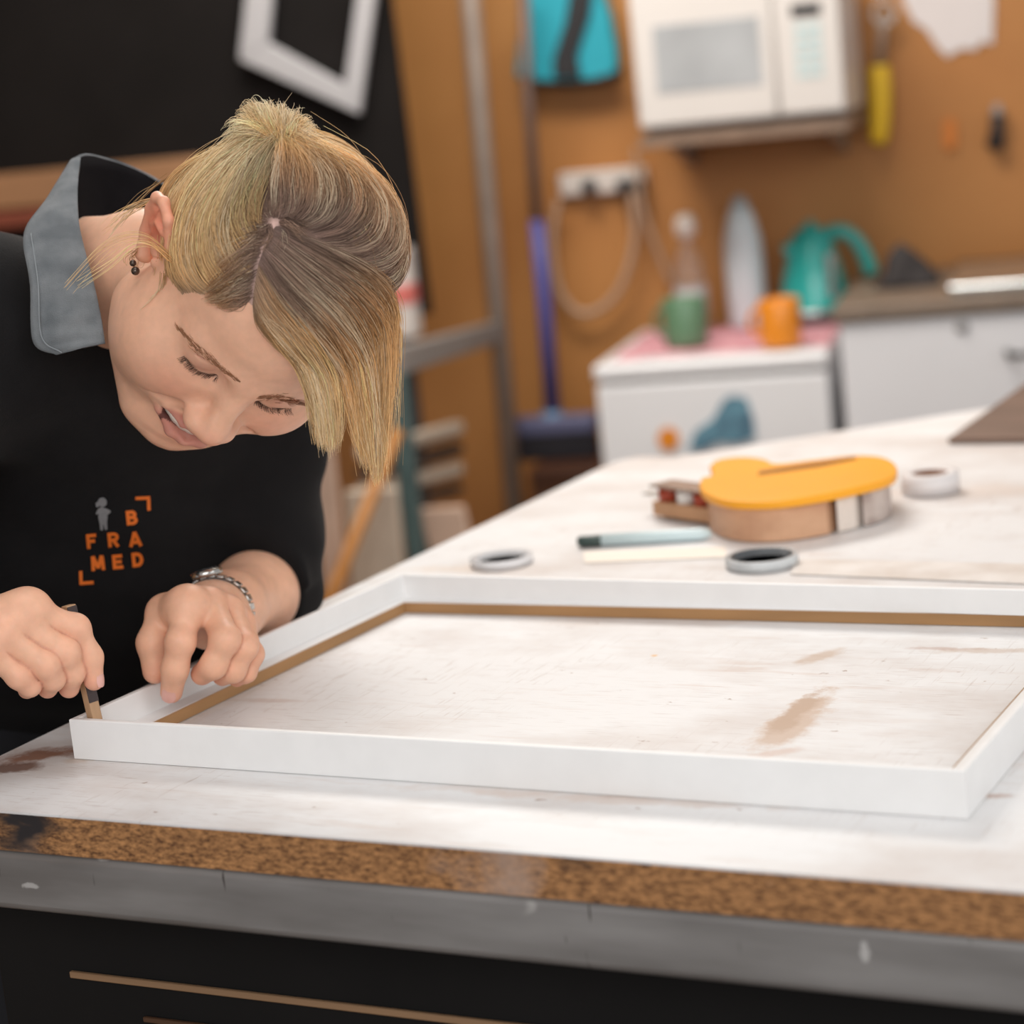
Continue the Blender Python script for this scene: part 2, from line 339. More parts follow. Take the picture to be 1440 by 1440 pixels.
# right and back rails from their edges in view
def isect(p, d, q, e):
    A = np.array([[d[0], -e[0]], [d[1], -e[1]]]); t = np.linalg.solve(A, np.array(q)-np.array(p)); return np.array(p)+t[0]*np.array(d)
r1 = onz(1440, 990, TZ+HH)[:2]; k1 = onz(1440, 828, TZ+HH)[:2]
oC = isect(oB, r1-oB, oD, k1-oD)
iD = onz(568, 847, TZ+FT)[:2]; i1 = onz(210, 1018, TZ+FT)[:2]; i2 = onz(1440, 865, TZ+FT)[:2]
fwid = .027
def offs(p, q, d):                       # inward offset of an outer edge (counter-clockwise outline)
    t = (q-p)/np.linalg.norm(q-p); n = np.array([-t[1], t[0]]); return p+n*d, t
def inner(d):
    O = [oA, oB, oC, oD]; L_ = [offs(O[i], O[(i+1) % 4], d) for i in range(4)]
    return [isect(L_[i-1][0], L_[i-1][1], L_[i][0], L_[i][1]) for i in range(4)]
O = [oA, oB, oC, oD]; I1 = inner(WT)
I2 = inner(fwid)
_l = isect(i1, iD-i1, iD, i2-iD)
I2[3] = np.array(iD); I2[0] = isect(i1, iD-i1, I2[0], I2[1]-I2[0]); I2[2] = isect(iD, i2-iD, I2[2], I2[1]-I2[2])
frame = empty('picture_frame', (oA[0], oA[1], TZ), 'large white wooden picture frame lying on the bench under her hands', 'picture frame')
E3 = .0004
for i in range(4):
    j = (i+1) % 4
    prof = lambda k: [(O[k], 0), (O[k], HH), (I1[k], HH), (I1[k], FT), (I2[k], FT), (I2[k], 0)]
    P = [(p[0], p[1], TZ+E3+z) for p, z in prof(i)]; Q = [(p[0], p[1], TZ+E3+z) for p, z in prof(j)]
    w = MB(); n = 6
    vs = w.add(P+Q, [(0, 1, 2, 3), (0, 3, 4, 5), (n+3, n+2, n+1, n), (n+5, n+4, n+3, n)]+[(k, (k+1) % n, n+(k+1) % n, n+k) for k in range(n)])
    es = [e for e in w.bm.edges if len(e.link_faces) == 2 and {vs.index(v) % n for v in e.verts} in ({1}, {2})]
    bmesh.ops.bevel(w.bm, geom=es, offset=.0012, segments=3, affect='EDGES', profile=.5)
    rail = w.build('rail', M_white, frame)
    t = I2[j]-I2[i]; t = t/np.linalg.norm(t); nn = np.array([-t[1], t[0]])
    a, b_ = I2[i], I2[j]
    w = MB(); w.hexa([(a[0], a[1], TZ+.0006), (b_[0], b_[1], TZ+.0006), (b_[0]+nn[0]*.0015-t[0]*.0015, b_[1]+nn[1]*.0015-t[1]*.0015, TZ+.0006), (a[0]+nn[0]*.0015+t[0]*.0015, a[1]+nn[1]*.0015+t[1]*.0015, TZ+.0006),
        (a[0], a[1], TZ+FT), (b_[0], b_[1], TZ+FT), (b_[0]+nn[0]*.0015-t[0]*.0015, b_[1]+nn[1]*.0015-t[1]*.0015, TZ+FT), (a[0]+nn[0]*.0015+t[0]*.0015, a[1]+nn[1]*.0015+t[1]*.0015, TZ+FT)])
    we = w.build('inner_edge', M_rawwood, rail); we['label'] = 'unpainted wood inner edge'
# ================================================================== things along the back wall
M_appl = mat('white_enamel', srgb(226, 226, 228), .35, vary=.03, scale=5)
M_grey = mat('grey_plastic', srgb(150, 148, 148), .5, vary=.1, scale=12)
M_dark = mat('dark_plastic', srgb(38, 36, 38), .5, vary=.1, scale=12)
M_glass = mat('smoky_door_glass', srgb(176, 178, 180), .15, vary=.25, scale=5)
M_pole = mat('galvanised_tube', srgb(158, 142, 130), .45, .3, vary=.15, scale=14)
def U(px, py, w): return wuv(px, py, w)[0]
def Z(px, py, w): return wuv(px, py, w)[1]
# --- bar fridge
fw_ = .58; fu0, fu1 = U(836, 560, fw_), U(1166, 530, fw_); fz = (Z(835, 522, fw_)+Z(1165, 486, fw_))/2
fridge = empty('bar_fridge', wp((fu0+fu1)/2, .3, 0), 'small white bar fridge with pink cloth and mugs on top', 'fridge')
MB().wbox(fu0+.004, fu1-.004, .04, fw_-.06, .03, fz-.03, .006).build('body', M_appl, fridge)
MB().wbox(fu0, fu1, .03, fw_, fz-.035, fz, .01, 3).build('top_cap', M_appl, fridge)
MB().wbox(fu0+.003, fu1-.003, fw_-.055, fw_-.004, .08, fz-.04, .01, 3).build('door', M_appl, fridge)
for u in (fu0+.05, fu1-.05):
    for w_ in (.1, fw_-.12): MB().lathe(wp(u, w_, 0), [(.018, 0), (.018, .032)], 12).build('foot', M_dark, fridge)
# cloth, mugs, bottles, kettle on the fridge
M_cloth = mat('pink_cloth', srgb(196, 118, 130), .9, col2=srgb(220, 176, 182), scale=60, vary=.3)
m = MB(); nu, nw = 24, 12
V = []; a0, a1 = fu0+.03, fu1-.004
for i in range(nu+1):
    for j in range(nw+1):
        w_ = .06+(fw_-.13)*j/nw; u = a0+(a1-a0)*i/nu
        V.append(wp(u+.006*math.sin(j*1.3), w_+.006*math.sin(i*.9), fz+.0025+.0015*math.sin(i*1.1+j*.8)))
m.add(V, [(i*(nw+1)+j, (i+1)*(nw+1)+j, (i+1)*(nw+1)+j+1, i*(nw+1)+j+1) for i in range(nu) for j in range(nw)], True)
o = m.build('folded_cloth', M_cloth); tag(o, 'thin pink and white cloth spread over the white fridge top', 'cloth')
sm = o.modifiers.new('s', 'SOLIDIFY'); sm.thickness = .0012
def mug(px, py, w_, r, h, mt, mi, label):
    u, z = U(px, py, w_), fz+.006
    e = empty('mug', wp(u, w_, z), label, 'mug', 'mugs on the fridge')
    MB().lathe(wp(u, w_, z), [(r*.93, 0), (r*.97, .003), (r, h*.2), (r, h*.97), (r-.0015, h), (r-.004, h*.97), (r-.005, h*.2), (r*.8, .006)], 28).build('cup', mt, e)
    pts = [wp(u-r*.9-.028*math.sin(t)*.9, w_-.012-.01*math.sin(t), z+h*.5+h*.3*math.cos(t)) for t in np.linspace(0.15, 2.99, 9)]
    MB().tube(pts, .0055, 8).build('handle', mt, e)
M_green = mat('green_glaze', srgb(92, 128, 98), .35, vary=.08, scale=9, coat=.3); M_orange = mat('orange_glaze', srgb(226, 138, 34), .35, vary=.08, scale=9, coat=.3)
mug(965, 470, .40, .046, .100, M_green, None, 'green mug standing on pink cloth at the left of the fridge')
mug(1098, 470, .50, .042, .095, M_orange, None, 'orange mug standing on pink cloth near the fridge front')
M_pet = mat('clear_plastic', srgb(226, 216, 206), .12, trans=.75, alpha=.55)
M_bluebottle = mat('pale_blue_steel', srgb(222, 236, 240), .4, vary=.1, scale=4)
def hgt(px, y0, y1, w_): return Z(px, y1, w_)-Z(px, y0, w_)
w_ = .16; u = U(974, 440, w_); z0 = fz+.006; k = hgt(974, 465, 300, w_)
e = empty('spray_bottle', wp(u, w_, z0), 'clear plastic bottle with white round cap behind the green mug', 'bottle')
MB().lathe(wp(u, w_, z0), [(.034, 0), (.036, .01), (.036, k*.45), (.03, k*.6), (.014, k*.74), (.012, k*.8)], 24).build('bottle_body', M_pet, e)
MB().lathe(wp(u, w_, z0+k*.12), [(.0366, 0), (.0366, k*.26)], 24).build('paper_label', mat('grey_label', srgb(190, 184, 186), .6, vary=.3, scale=40), e)
MB().lathe(wp(u, w_, z0+k*.8), [(.014, 0), (.022, .008), (.024, k*.1), (.018, k*.18), (.006, k*.2)], 20).build('cap', mat('white_cap', srgb(225, 215, 205), .4, vary=.05), e)
w_ = .14; u = U(1052, 440, w_); k = hgt(1052, 468, 284, w_)
e = empty('water_bottle', wp(u, w_, z0), 'tall pale blue bottle tapering to its cap, behind the orange mug', 'bottle')
MB().lathe(wp(u, w_, z0), [(.036, 0), (.041, .006), (.043, k*.5), (.041, k*.66), (.031, k*.82), (.02, k*.92)], 26).build('bottle_body', M_bluebottle, e)
MB().lathe(wp(u, w_, z0+k*.92), [(.019, 0), (.017, k*.04), (.010, k*.07), (.004, k*.08)], 20).build('cap', mat('grey_cap', srgb(170, 178, 180), .4, vary=.05), e)
# kettle on its dark power base
w_ = .14; u = U(1147, 430, w_); zb = fz+.006; zk = Z(1158, 440, w_)
e = empty('kettle_stand', wp(u, w_, zb), 'dark power base under the teal kettle', 'kettle base')
MB().lathe(wp(u, w_, zb), [(.065, 0), (.068, .008), (.068, max(.012, zk-zb-.008)), (.06, max(.016, zk-zb-.001))], 28).build('plinth', M_dark, e)
k = hgt(1150, 437, 322, w_)
M_teal = mat('teal_enamel', srgb(38, 172, 164), .22, vary=.06, scale=6, coat=.6)
M_chrome = mat('brushed_chrome', srgb(200, 204, 204), .25, .9, vary=.1, scale=10)
e = empty('kettle', wp(u, w_, zk), 'shiny teal electric kettle with arched handle on the right', 'kettle')
MB().lathe(wp(u, w_, zk), [(.074, 0), (.078, .006), (.076, k*.12), (.067, k*.45), (.052, k*.78), (.042, k*.95), (.038, k)], 32).build('kettle_body', M_teal, e)
MB().lathe(wp(u, w_, zk+k), [(.037, 0), (.03, .008), (.012, .013), (.011, .022), (.004, .026)], 24).build('lid', M_teal, e)
MB().lathe(wp(u, w_, zk-.0), [(.0786, .002), (.079, .010), (.0775, .014)], 32).build('base_ring', M_chrome, e)
pts = [wp(u+a, w_+.01, zk+b) for a, b in ((.030, k*.92), (.052, k*.99), (.080, k*.96), (.103, k*.82), (.118, k*.62), (.126, k*.44))]
MB().tube(spline(pts, 18), [.016]*18, 12).build('handle', M_teal, e)
MB().tube([wp(u-.034, w_+.02, zk+k*.72), wp(u-.046, w_+.03, zk+k*.84), wp(u-.050, w_+.032, zk+k*.90)], [.02, .013, .008], 12).build('spout', M_teal, e)
MB().wbox(u+.035, u+.052, w_+.04, w_+.062, zk+k*.2, zk+k*.75, .004).build('water_gauge', M_chrome, e)
# fridge magnets
def magnet(name, pts, mt, label):
    w_ = fw_-.002; P = [wp(*[wuv(x, y, w_)[0], w_, wuv(x, y, w_)[1]]) for x, y in pts]
    tag(MB().prism(P, WN*.003).build(name, mt), label, 'fridge magnet', 'magnets on the fridge door')
M_fig = mat('blue_print', srgb(104, 150, 168), .6, col2=srgb(70, 100, 120), vary=.4, scale=30)
magnet('shaped_magnet', [(968, 632), (978, 606), (1002, 590), (1018, 562), (1030, 556), (1050, 560), (1060, 590), (1062, 616), (1040, 624), (1010, 622), (990, 634)], M_fig, 'blue grey cut-out magnet on the white fridge door')
magnet('round_magnet', [(940+15*math.cos(t), 617+16*math.sin(t)) for t in np.linspace(0, 6.283, 17)[:-1]], M_orange, 'round orange magnet on the white fridge door')
# --- kitchen cabinet with bench top and sink
cw = .62; cu0 = U(1181, 500, cw); cu1 = cu0+.78; cz = Z(1300, 424, cw)
M_cab = mat('white_board', srgb(222, 222, 225), .5, vary=.04, scale=4)
M_ct = mat('grey_brown_benchtop', srgb(128, 112, 98), .45, vary=.2, scale=20)
cab = empty('kitchen_cabinet', wp((cu0+cu1)/2, .3, 0), 'white kitchen cabinet with grey benchtop right of the fridge', 'cabinet')
MB().wbox(cu0, cu1, .01, cw-.03, .08, cz-.03, .003).build('carcass', M_cab, cab)
MB().wbox(cu0+.02, cu1, .01, cw-.07, 0, .0795).build('plinth', M_dark, cab)
dr = MB().wbox(cu0+.003, cu0+.56, cw-.0295, cw-.01, .10, cz-.034, .003).build('door', M_cab, cab)
kz = wuv(1352, 459, cw)
MB().lathe(wp(kz[0], cw-.012, kz[1]), [(.011, 0), (.013, .004), (.011, .008)], 16, axis=WN).build('lock', M_grey, dr)
d2 = MB().wbox(cu0+.566, cu1, cw-.0295, cw-.01, .10, cz-.034, .003).build('door', M_cab, cab)
h0 = wuv(1416, 497, cw+.01)
MB().tube([wp(h0[0], cw-.01, h0[1]), wp(h0[0]+.003, cw+.03, h0[1]), wp(h0[0]+.10, cw+.03, h0[1]-.008), wp(h0[0]+.103, cw-.01, h0[1]-.008)], .006, 8).build('handle', M_dark, dr)
MB().wbox(cu0-.01, cu1, .003, cw, cz-.03, cz, .004).build('benchtop', M_ct, cab)
sk = MB(); s0, s1 = U(1336, 400, .45), cu1-.06
sk.wbox(s0, s1, .16, .56, cz+.001, cz+.022, .008, 2); sk.build('sink_rim', M_chrome, cab)
b_ = MB(); b_.tube([wp(s0+.2, .12, cz), wp(s0+.2, .12, cz+.05), wp(s0+.23, .2, cz+.055)], .010, 8); b_.build('tap', M_chrome, cab)
# dark cloth heap and black tray on the bench
m = MB(); u = U(1278, 400, .33); prof = []
base = wp(u, .33, cz+.001); hh_ = hgt(1280, 408, 348, .35)
V = []; n = 22; rows = 9
for i in range(rows):
    t = i/(rows-1); r = .058*(1-t)**.7*(1+.0*t)+.004
    for k in range(n):
        a = 2*math.pi*k/n; q = 1+.16*math.sin(3*a+i*.6)+.1*math.sin(7*a+i)
        V.append(base+WX*(r*q*math.cos(a)-.012*t)+WN*(r*q*math.sin(a)*.7)+np.array([0, 0, hh_*t]))
m.add(V, [(i*n+k, i*n+(k+1) % n, (i+1)*n+(k+1) % n, (i+1)*n+k) for i in range(rows-1) for k in range(n)]+[tuple(range(n-1, -1, -1)), tuple(range((rows-1)*n, rows*n))], True)
tag(m.build('crumpled_cloth', mat('charcoal_cloth', srgb(58, 54, 54), .9, vary=.3, scale=30)), 'crumpled charcoal cloth heaped on the benchtop beside the sink', 'cloth')
u = U(1345, 380, .10)
tag(MB().wbox(u, u+.20, .06, .11, cz+.001, Z(1345, 370, .10), .006).build('dark_tray', M_dark), 'dark tray standing on the benchtop behind the sink', 'tray')
# --- microwave on its shelf
mw = .42; mu0, mu1 = U(892, 100, mw), U(1185, 80, mw); mz0 = (Z(901, 186, mw)+Z(1187, 158, mw))/2; mz1 = mz0+.285
mic = empty('microwave', wp((mu0+mu1)/2, .25, mz0-.008), 'white microwave with grey door window on a wall shelf', 'microwave')
M_mic = mat('white_microwave_plastic', srgb(208, 202, 197), .4, vary=.03, scale=5)
MB().wbox(mu0, mu1, .05, mw-.035, mz0, mz1, .006).build('body', M_mic, mic)
xs = U(1090, 80, mw)
dr = MB().wbox(mu0, xs-.001, mw-.0345, mw, mz0+.004, mz1, .008, 3).build('door', M_mic, mic)
p0, p1 = wuv(925, 136, mw), wuv(1066, 22, mw)
MB().wbox(p0[0], p1[0], mw-.002, mw+.0015, p0[1]+.004, p1[1], .001).build('door_window', M_glass, dr)
pn = MB().wbox(xs+.001, mu1, mw-.0345, mw, mz0+.004, mz1, .008, 3).build('control_panel', M_mic, mic)
p0, p1 = wuv(1113, 25, mw), wuv(1153, 3, mw)
MB().wbox(p0[0], p1[0], mw-.002, mw+.0015, p0[1], p1[1]).build('display', M_dark, pn)
M_key = mat('pale_keypad', srgb(186, 208, 210), .5, vary=.1, scale=60)
for r in range(5):
    for c in range(3):
        q = wuv(1123+c*13+r*.8, 40+r*16-c*1.3, mw)
        MB().wbox(q[0]-.0075, q[0]+.0075, mw-.001, mw+.002, q[1]-.008, q[1]+.008, .001).build('key', M_key, pn)
MB().wbox(mu0+.01, mu1-.01, .08, mw-.04, mz0-.008, mz0-.0005).build('foot_rail', M_dark, mic)
sh = empty('microwave_shelf', wp((mu0+mu1)/2, .2, mz0-.035), 'brown shelf holding the white microwave', 'shelf')
MB().wbox(mu0-.004, mu1+.002, .005, mw-.015, mz0-.036, mz0-.0085, .002).build('board', mat('brown_shelf', srgb(140, 116, 98), .6, vary=.2, scale=18), sh)
for u in (mu0+.04, mu1-.05):
    m = MB(); m.prism([wp(u, .004, mz0-.037), wp(u, mw-.1, mz0-.037), wp(u, mw-.1, mz0-.045), wp(u, .03, mz0-.10), wp(u, .004, mz0-.10)], WX*.006); m.build('bracket', M_pole, sh)
# --- hanging things on the right of the wall
w_ = .05
M_yel = mat('yellow_plastic', srgb(232, 190, 44), .4, vary=.05, scale=12)
P = lambda x, y, w=.05: wp(wuv(x, y, w)[0], w, wuv(x, y, w)[1])
e = empty('hanging_brush', P(1237, 200), 'yellow handled tool hanging upright beside the microwave', 'tool')
MB().tube(spline([P(1236, 92), P(1238, 130), P(1237, 172), P(1235, 202)], 12), [.021, .022, .023, .0235, .0235, .0235, .023, .0225, .022, .021, .02, .016], 14).build('handle', M_yel, e)
MB().tube([P(1243, 18), P(1240, 50), P(1237, 93)], [.010, .008, .010], 10).build('shaft', M_pole, e)
MB().tube([P(1243+16*math.cos(t), 18+16*math.sin(t)) for t in np.linspace(0, 6.283, 18)], .004, 8, cap=False).build('hanging_ring', M_chrome, e)
e = empty('wall_hook', P(1243, 5, .02)); tag(e, 'small metal hook holding the yellow handled tool', 'hook'); MB().tube([P(1243, 2, .001), P(1243, 2, .06), P(1243, -10, .065)], .003, 6).build('prong', M_chrome, e)
m = MB(); m.prism([P(*q, .004) for q in ((1268, -60), (1270, 0), (1284, 30), (1303, 42), (1318, 66), (1332, 80), (1352, 68), (1372, 70), (1380, 58), (1396, 62), (1398, 0), (1392, -60))], WN*.002)
tag(m.build('torn_paper', mat('white_paper', srgb(214, 206, 204), .8, vary=.04, scale=9)), 'torn sheet of white paper pinned high on the brown wall', 'paper')
e = empty('hanging_clip', P(1402, 210, .03), 'small dark metal clip hanging on the wall at the right', 'clip')
MB().tube([P(1402, 148, .02), P(1403, 162, .03)], [.008, .013], 10).build('loop', M_grey, e)
MB().tube([P(1403, 162, .03), P(1402, 180, .03), P(1400, 205, .03), P(1400, 212, .03)], [.015, .013, .02, .010], 12).build('jaw', M_dark, e)
m = MB(); m.prism([P(x, y, .003) for x, y in ((1328, 168), (1344, 168), (1345, 205), (1336, 212), (1327, 205))], WN*.008)
tag(m.build('hanging_tag', mat('orange_tag', srgb(206, 122, 50), .6, vary=.1)), 'small orange tag hanging on the wall left of the dark clip', 'tag')
# --- power board and its cords
e = empty('power_board', P(850, 265, .02), 'white power board with dark plugs on the wall below the microwave', 'power board')
a, b_ = wuv(786, 262, .03), wuv(908, 250, .03)
MB().wbox(a[0], b_[0], .001, .03, a[1]-.025, a[1]+.028, .006, 2).build('housing', mat('offwhite_plastic', srgb(206, 196, 188), .45, vary=.06), e)
for x in (829, 878, 900):
    q = wuv(x, 262, .04); MB().wbox(q[0]-.014, q[0]+.014, .0305, .06, q[1]-.016, q[1]+.016, .004).build('plug', M_dark, e)
M_cord = mat('grey_cord', srgb(176, 146, 122), .5, vary=.08)
tag(MB().tube(spline([P(x, y, .05) for x, y in ((786, 282), (778, 320), (778, 370), (790, 415), (815, 440), (845, 434), (872, 405), (888, 360), (893, 320), (888, 270))], 44), .0085, 8).build('extension_cord', M_cord), 'pale cord hanging in a loop under the power board', 'cord')
tag(MB().tube(spline([P(x, y, .06) for x, y in ((893, 208), (896, 240), (906, 300), (924, 350), (945, 400))], 30), .006, 8).build('appliance_cord', M_cord), 'thin cord running down from the microwave past the power board', 'cord')
# --- dustpan, broom, low cupboard
M_dteal = mat('turquoise_plastic', srgb(38, 160, 178), .5, vary=.08, scale=8)
dp = empty('dustpan', P(800, 115, .06), 'turquoise dustpan with dark strap and rim hanging high on the wall', 'dustpan')
poly = [(748, -40), (744, 0), (736, 60), (731, 108), (760, 116), (800, 117), (840, 113), (873, 104), (872, 70), (864, 24), (852, -10), (846, -40), (800, -60)]
MB().prism([P(x, y, .03) for x, y in poly], WN*.05, .008).build('pan', M_dteal, dp)
MB().prism([P(x, y, .081) for x, y in ((808, -40), (838, -40), (830, 20), (812, 78), (818, 108), (780, 110), (779, 84), (796, 30))], WN*.012, .003).build('strap', M_dark, dp)
MB().tube([P(x, y, .07) for x, y in ((731, 106), (760, 113), (800, 115), (840, 111), (874, 101))], .0105, 8).build('rim', M_dark, dp)
M_blueh = mat('blue_handle', srgb(74, 76, 140), .45, vary=.1, scale=10)
M_bristle = mat('dark_bristle', srgb(34, 32, 38), .9, vary=.3, scale=60)
bw = .16
br = empty('push_broom', P(770, 630, bw), 'blue push broom standing upright with black bristles', 'broom')
MB().tube([P(736, -30, bw), P(742, 120, bw), P(755, 312, bw)], .0125, 10).build('upper_handle', mat('worn_handle', srgb(112, 92, 84), .5, vary=.2), br)
MB().tube([P(755, 310, bw), P(766, 430, bw), P(778, 588, bw)], [.016, .0165, .018], 12).build('lower_handle', M_blueh, br)
a, b_ = wuv(704, 600, bw), wuv(840, 592, bw)
MB().wbox(a[0], b_[0], bw-.03, bw+.03, a[1]-.022, a[1]+.018, .008, 2).build('head', mat('blue_grey_head', srgb(92, 94, 124), .5, vary=.08), br)
lz = Z(770, 645, bw)
MB().wbox(a[0]+.004, b_[0]-.004, bw-.028, bw+.028, lz+.001, a[1]-.0215, .004).build('bristles', M_bristle, br)
MB().lathe(P(778, 596, bw), [(.026, -.005), (.022, .03)], 14).build('socket', mat('blue_socket', srgb(96, 130, 160), .5, vary=.05), br)
M_brown = mat('dark_brown_board', srgb(92, 54, 30), .6, vary=.4, scale=6)
lo = empty('low_cupboard', wp(U(770, 700, .3), .2, 0), 'low dark brown cupboard standing under the blue broom', 'cupboard')
u0, u1 = U(748, 700, .3), fu0-.015
MB().wbox(u0, u1, .01, .30, .06, lz-.022, .003).build('carcass', M_brown, lo)
MB().wbox(u0-.002, u1+.005, .005, .31, lz-.0215, lz, .003).build('top', mat('red_brown_top', srgb(74, 42, 24), .5, vary=.3, scale=8), lo)  # top darkened in its colour to carry the shadow under the broom
MB().wbox(u0+.01, u1-.01, .02, .28, 0, .0595).build('plinth', M_dark, lo)
# --- storage rack with mouldings
rk = empty('moulding_rack', wp(U(690, 500, .25), .5, 0), 'grey tube rack with cross bar holding picture frame mouldings', 'rack')
rw = .25
m = MB(); p0, p1 = P(659, -30, rw), P(713, 600, rw); dv = (p1-p0)/np.linalg.norm(p1-p0)
top = p0-dv*((CEIL-.01-p0[2])/dv[2]*-1) if False else p0+dv*((CEIL-.005-p0[2])/dv[2]); bot = p0+dv*((.001-p0[2])/dv[2])
m.tube([top, bot], .0215, 14); m.build('post', M_pole, rk)
q0, q1 = P(690, 464, rw), P(545, 506, .95)
m = MB(); m.hexa([q0+np.array([0, 0, -.026]), q0+WN*.0+WX*.03+np.array([0, 0, -.026]), q1+WX*.03+np.array([0, 0, -.03]), q1+np.array([0, 0, -.03]), q0+np.array([0, 0, .018]), q0+WX*.03+np.array([0, 0, .018]), q1+WX*.03+np.array([0, 0, .022]), q1+np.array([0, 0, .022])], .003)
m.build('cross_bar', mat('grey_bar', srgb(142, 138, 134), .5, .2, vary=.1), rk)
M_gleg = mat('green_grey_paint', srgb(78, 100, 100), .55, vary=.2, scale=9)
q = P(565, 540, .95); q2 = P(584, 800, .95)
MB().wbox(U(575, 700, .95)-.015, U(575, 700, .95)+.018, .93, .965, .0, q[2]+.02, .003).build('front_leg', M_gleg, rk)
M_mould = [mat('pale_moulding', srgb(206, 190, 172), .6, vary=.15, scale=10), mat('taupe_moulding', srgb(150, 128, 112), .6, vary=.2, scale=10), mat('peach_moulding', srgb(206, 176, 156), .6, vary=.15, scale=10)]
# mouldings lying across the rack
for i, (py, mt, h) in enumerate(((612, M_mould[0], 15), (640, mat('dark_moulding', srgb(74, 60, 52), .6, vary=.2), 13), (668, M_mould[0], 15), (694, MATS['dark_moulding'], 10))):
    a, b_ = P(500, py+26-i, .82), P(636, py-12+i, .45); hz = h/620
    t = (b_-a)/np.linalg.norm(b_-a); nn = np.cross(t, [0, 0, 1])*.03
    m = MB(); m.hexa([a-np.array([0, 0, hz/2]), b_-np.array([0, 0, hz/2]), b_+nn-np.array([0, 0, hz/2]), a+nn-np.array([0, 0, hz/2]), a+np.array([0, 0, hz/2]), b_+np.array([0, 0, hz/2]), b_+nn+np.array([0, 0, hz/2]), a+nn+np.array([0, 0, hz/2])], .004)
    dn = np.array([0, 0, hz/2+.0045]); MB().tube([a-dn+nn*.5, b_-dn+nn*.5], .004, 6).build('support_rod', M_pole, rk)
    nm = ['topmost', 'second from the top', 'third from the top', 'lowest'][i]
    tag(m.build('frame_moulding', mt), nm+' of the blurred mouldings stacked on the rack', 'moulding', 'mouldings lying on the rack')
def plank(name, top, bot_, wid, w_, mt, label, cat, group=None, th=.02):
    a, b_ = P(*top, w_), P(*bot_, w_); dv = (b_-a)/np.linalg.norm(b_-a); c = a+dv*((.002-a[2])/dv[2]); hw = wid/620/2
    m = MB(); m.hexa([c-WX*hw, c+WX*hw, c+WX*hw-WN*th, c-WX*hw-WN*th, a-WX*hw, a+WX*hw, a+WX*hw-WN*th, a-WX*hw-WN*th], .002)
    return tag(m.build(name, mt), label, cat, group)
plank('leaning_board', (520, 690), (530, 815), 62, 1.15, M_mould[0], 'pale board leaning upright behind the fringe of her hair', 'board', 'boards leaning by the rack')
plank('leaning_board', (620, 715), (640, 800), 54, .90, M_mould[2], 'peach coloured board leaning upright right of the green rack leg', 'board', 'boards leaning by the rack')
plank('leaning_board', (443, 560), (462, 740), 26, 1.25, M_mould[2], 'narrow pale board standing beside her black sleeve', 'board', 'boards leaning by the rack')
a, b_ = P(531, 676, 1.22), P(462, 850, 1.30); dv = (b_-a)/np.linalg.norm(b_-a); c = a+dv*((.004-a[2])/dv[2])
tag(MB().tube([a-dv*.1, c], .0125, 10).build('wooden_stick', mat('amber_wood', srgb(166, 108, 44), .5, vary=.15)), 'amber wooden stick leaning diagonally below her hair', 'stick')
# --- black display panel with hanging white frame
pw = .50
bp_ = empty('display_panel', wp(U(300, 200, pw), pw, Z(600, 436, pw)), 'large black display panel standing behind the woman', 'panel')
C4 = [P(-260, 500, pw), P(603, 442, pw), P(527, -150, pw), P(-360, -90, pw)]
C4[2] = C4[2]+(C4[2]-C4[1])*0; 
for i in (2, 3):
    j = 1 if i == 2 else 0; dv = C4[i]-C4[j]; C4[i] = C4[j]+dv*((CEIL-.01-C4[j][2])/dv[2])
m = MB(); m.prism(C4, -WN*.03); m.build('board', mat('black_felt', srgb(27, 24, 23), .9, spec=.15, vary=.25, scale=5), bp_)
for s_, t_ in ((C4[0], .12), (C4[1], -.03)):
    m = MB(); c = s_+WX*(.4 if t_ > 0 else -.06)-WN*.015; m.tube([np.array([c[0], c[1], .001]), c+np.array([0, 0, .05])], .016, 10); m.build('leg', M_dark, bp_)
for px0, px1, y0, y1, mt, nm in ((-70, 272, 246, 295, mat('oak_ledge', srgb(160, 118, 84), .5, vary=.2, scale=14, stretch=(.2, 1, 1)), 'ledge'), (-70, 60, 299, 322, mat('red_brown_strip', srgb(128, 66, 48), .6, vary=.15), 'red_strip')):
    a, b_ = wuv(px0, y1+6, pw+.05), wuv(px1, y0-20, pw+.05)
    zt, zb_ = Z(0, y0, pw+.05), Z(0, y1, pw+.05)
    MB().wbox(a[0], b_[0], pw+.001, pw+.05, zb_, zt, .003).build(nm, mt, bp_)
Oq = [(340, 84), (509, 160), (556, -190), (372, -230)]; Iq = [(381, 60), (488, 119), (523, -140), (402, -170)]
hf = empty('picture_frame', P(509, 160, pw+.03), 'white picture frame hanging tilted on the black panel', 'picture frame')
M_hf = mat('grey_white_frame', srgb(170, 168, 170), .45, vary=.05, scale=6)
for i in range(4):
    j = (i+1) % 4; m = MB(); m.prism([P(*Oq[i], pw+.02), P(*Oq[j], pw+.02), P(*Iq[j], pw+.02), P(*Iq[i], pw+.02)], WN*.02, .003); m.build('rail', M_hf, hf)
e = empty('carton', P(570, 470, pw+.06), 'white carton with a red band standing by the black panel edge', 'carton')
a, b_ = wuv(505, 480, pw+.12), wuv(570, 350, pw+.12); zc = (wuv(570, 436, pw+.2)[1], wuv(570, 405, pw+.2)[1])
barz = q1[2]
MB().wbox(a[0], b_[0], pw+.06, pw+.12, a[1], b_[1], .004).build('box', mat('white_card', srgb(206, 198, 192), .7, vary=.05), e)
MB().wbox(a[0]-.001, b_[0]+.001, pw+.059, pw+.121, zc[0], zc[1], .004).build('band', mat('red_band', srgb(208, 112, 104), .6, vary=.1), e)
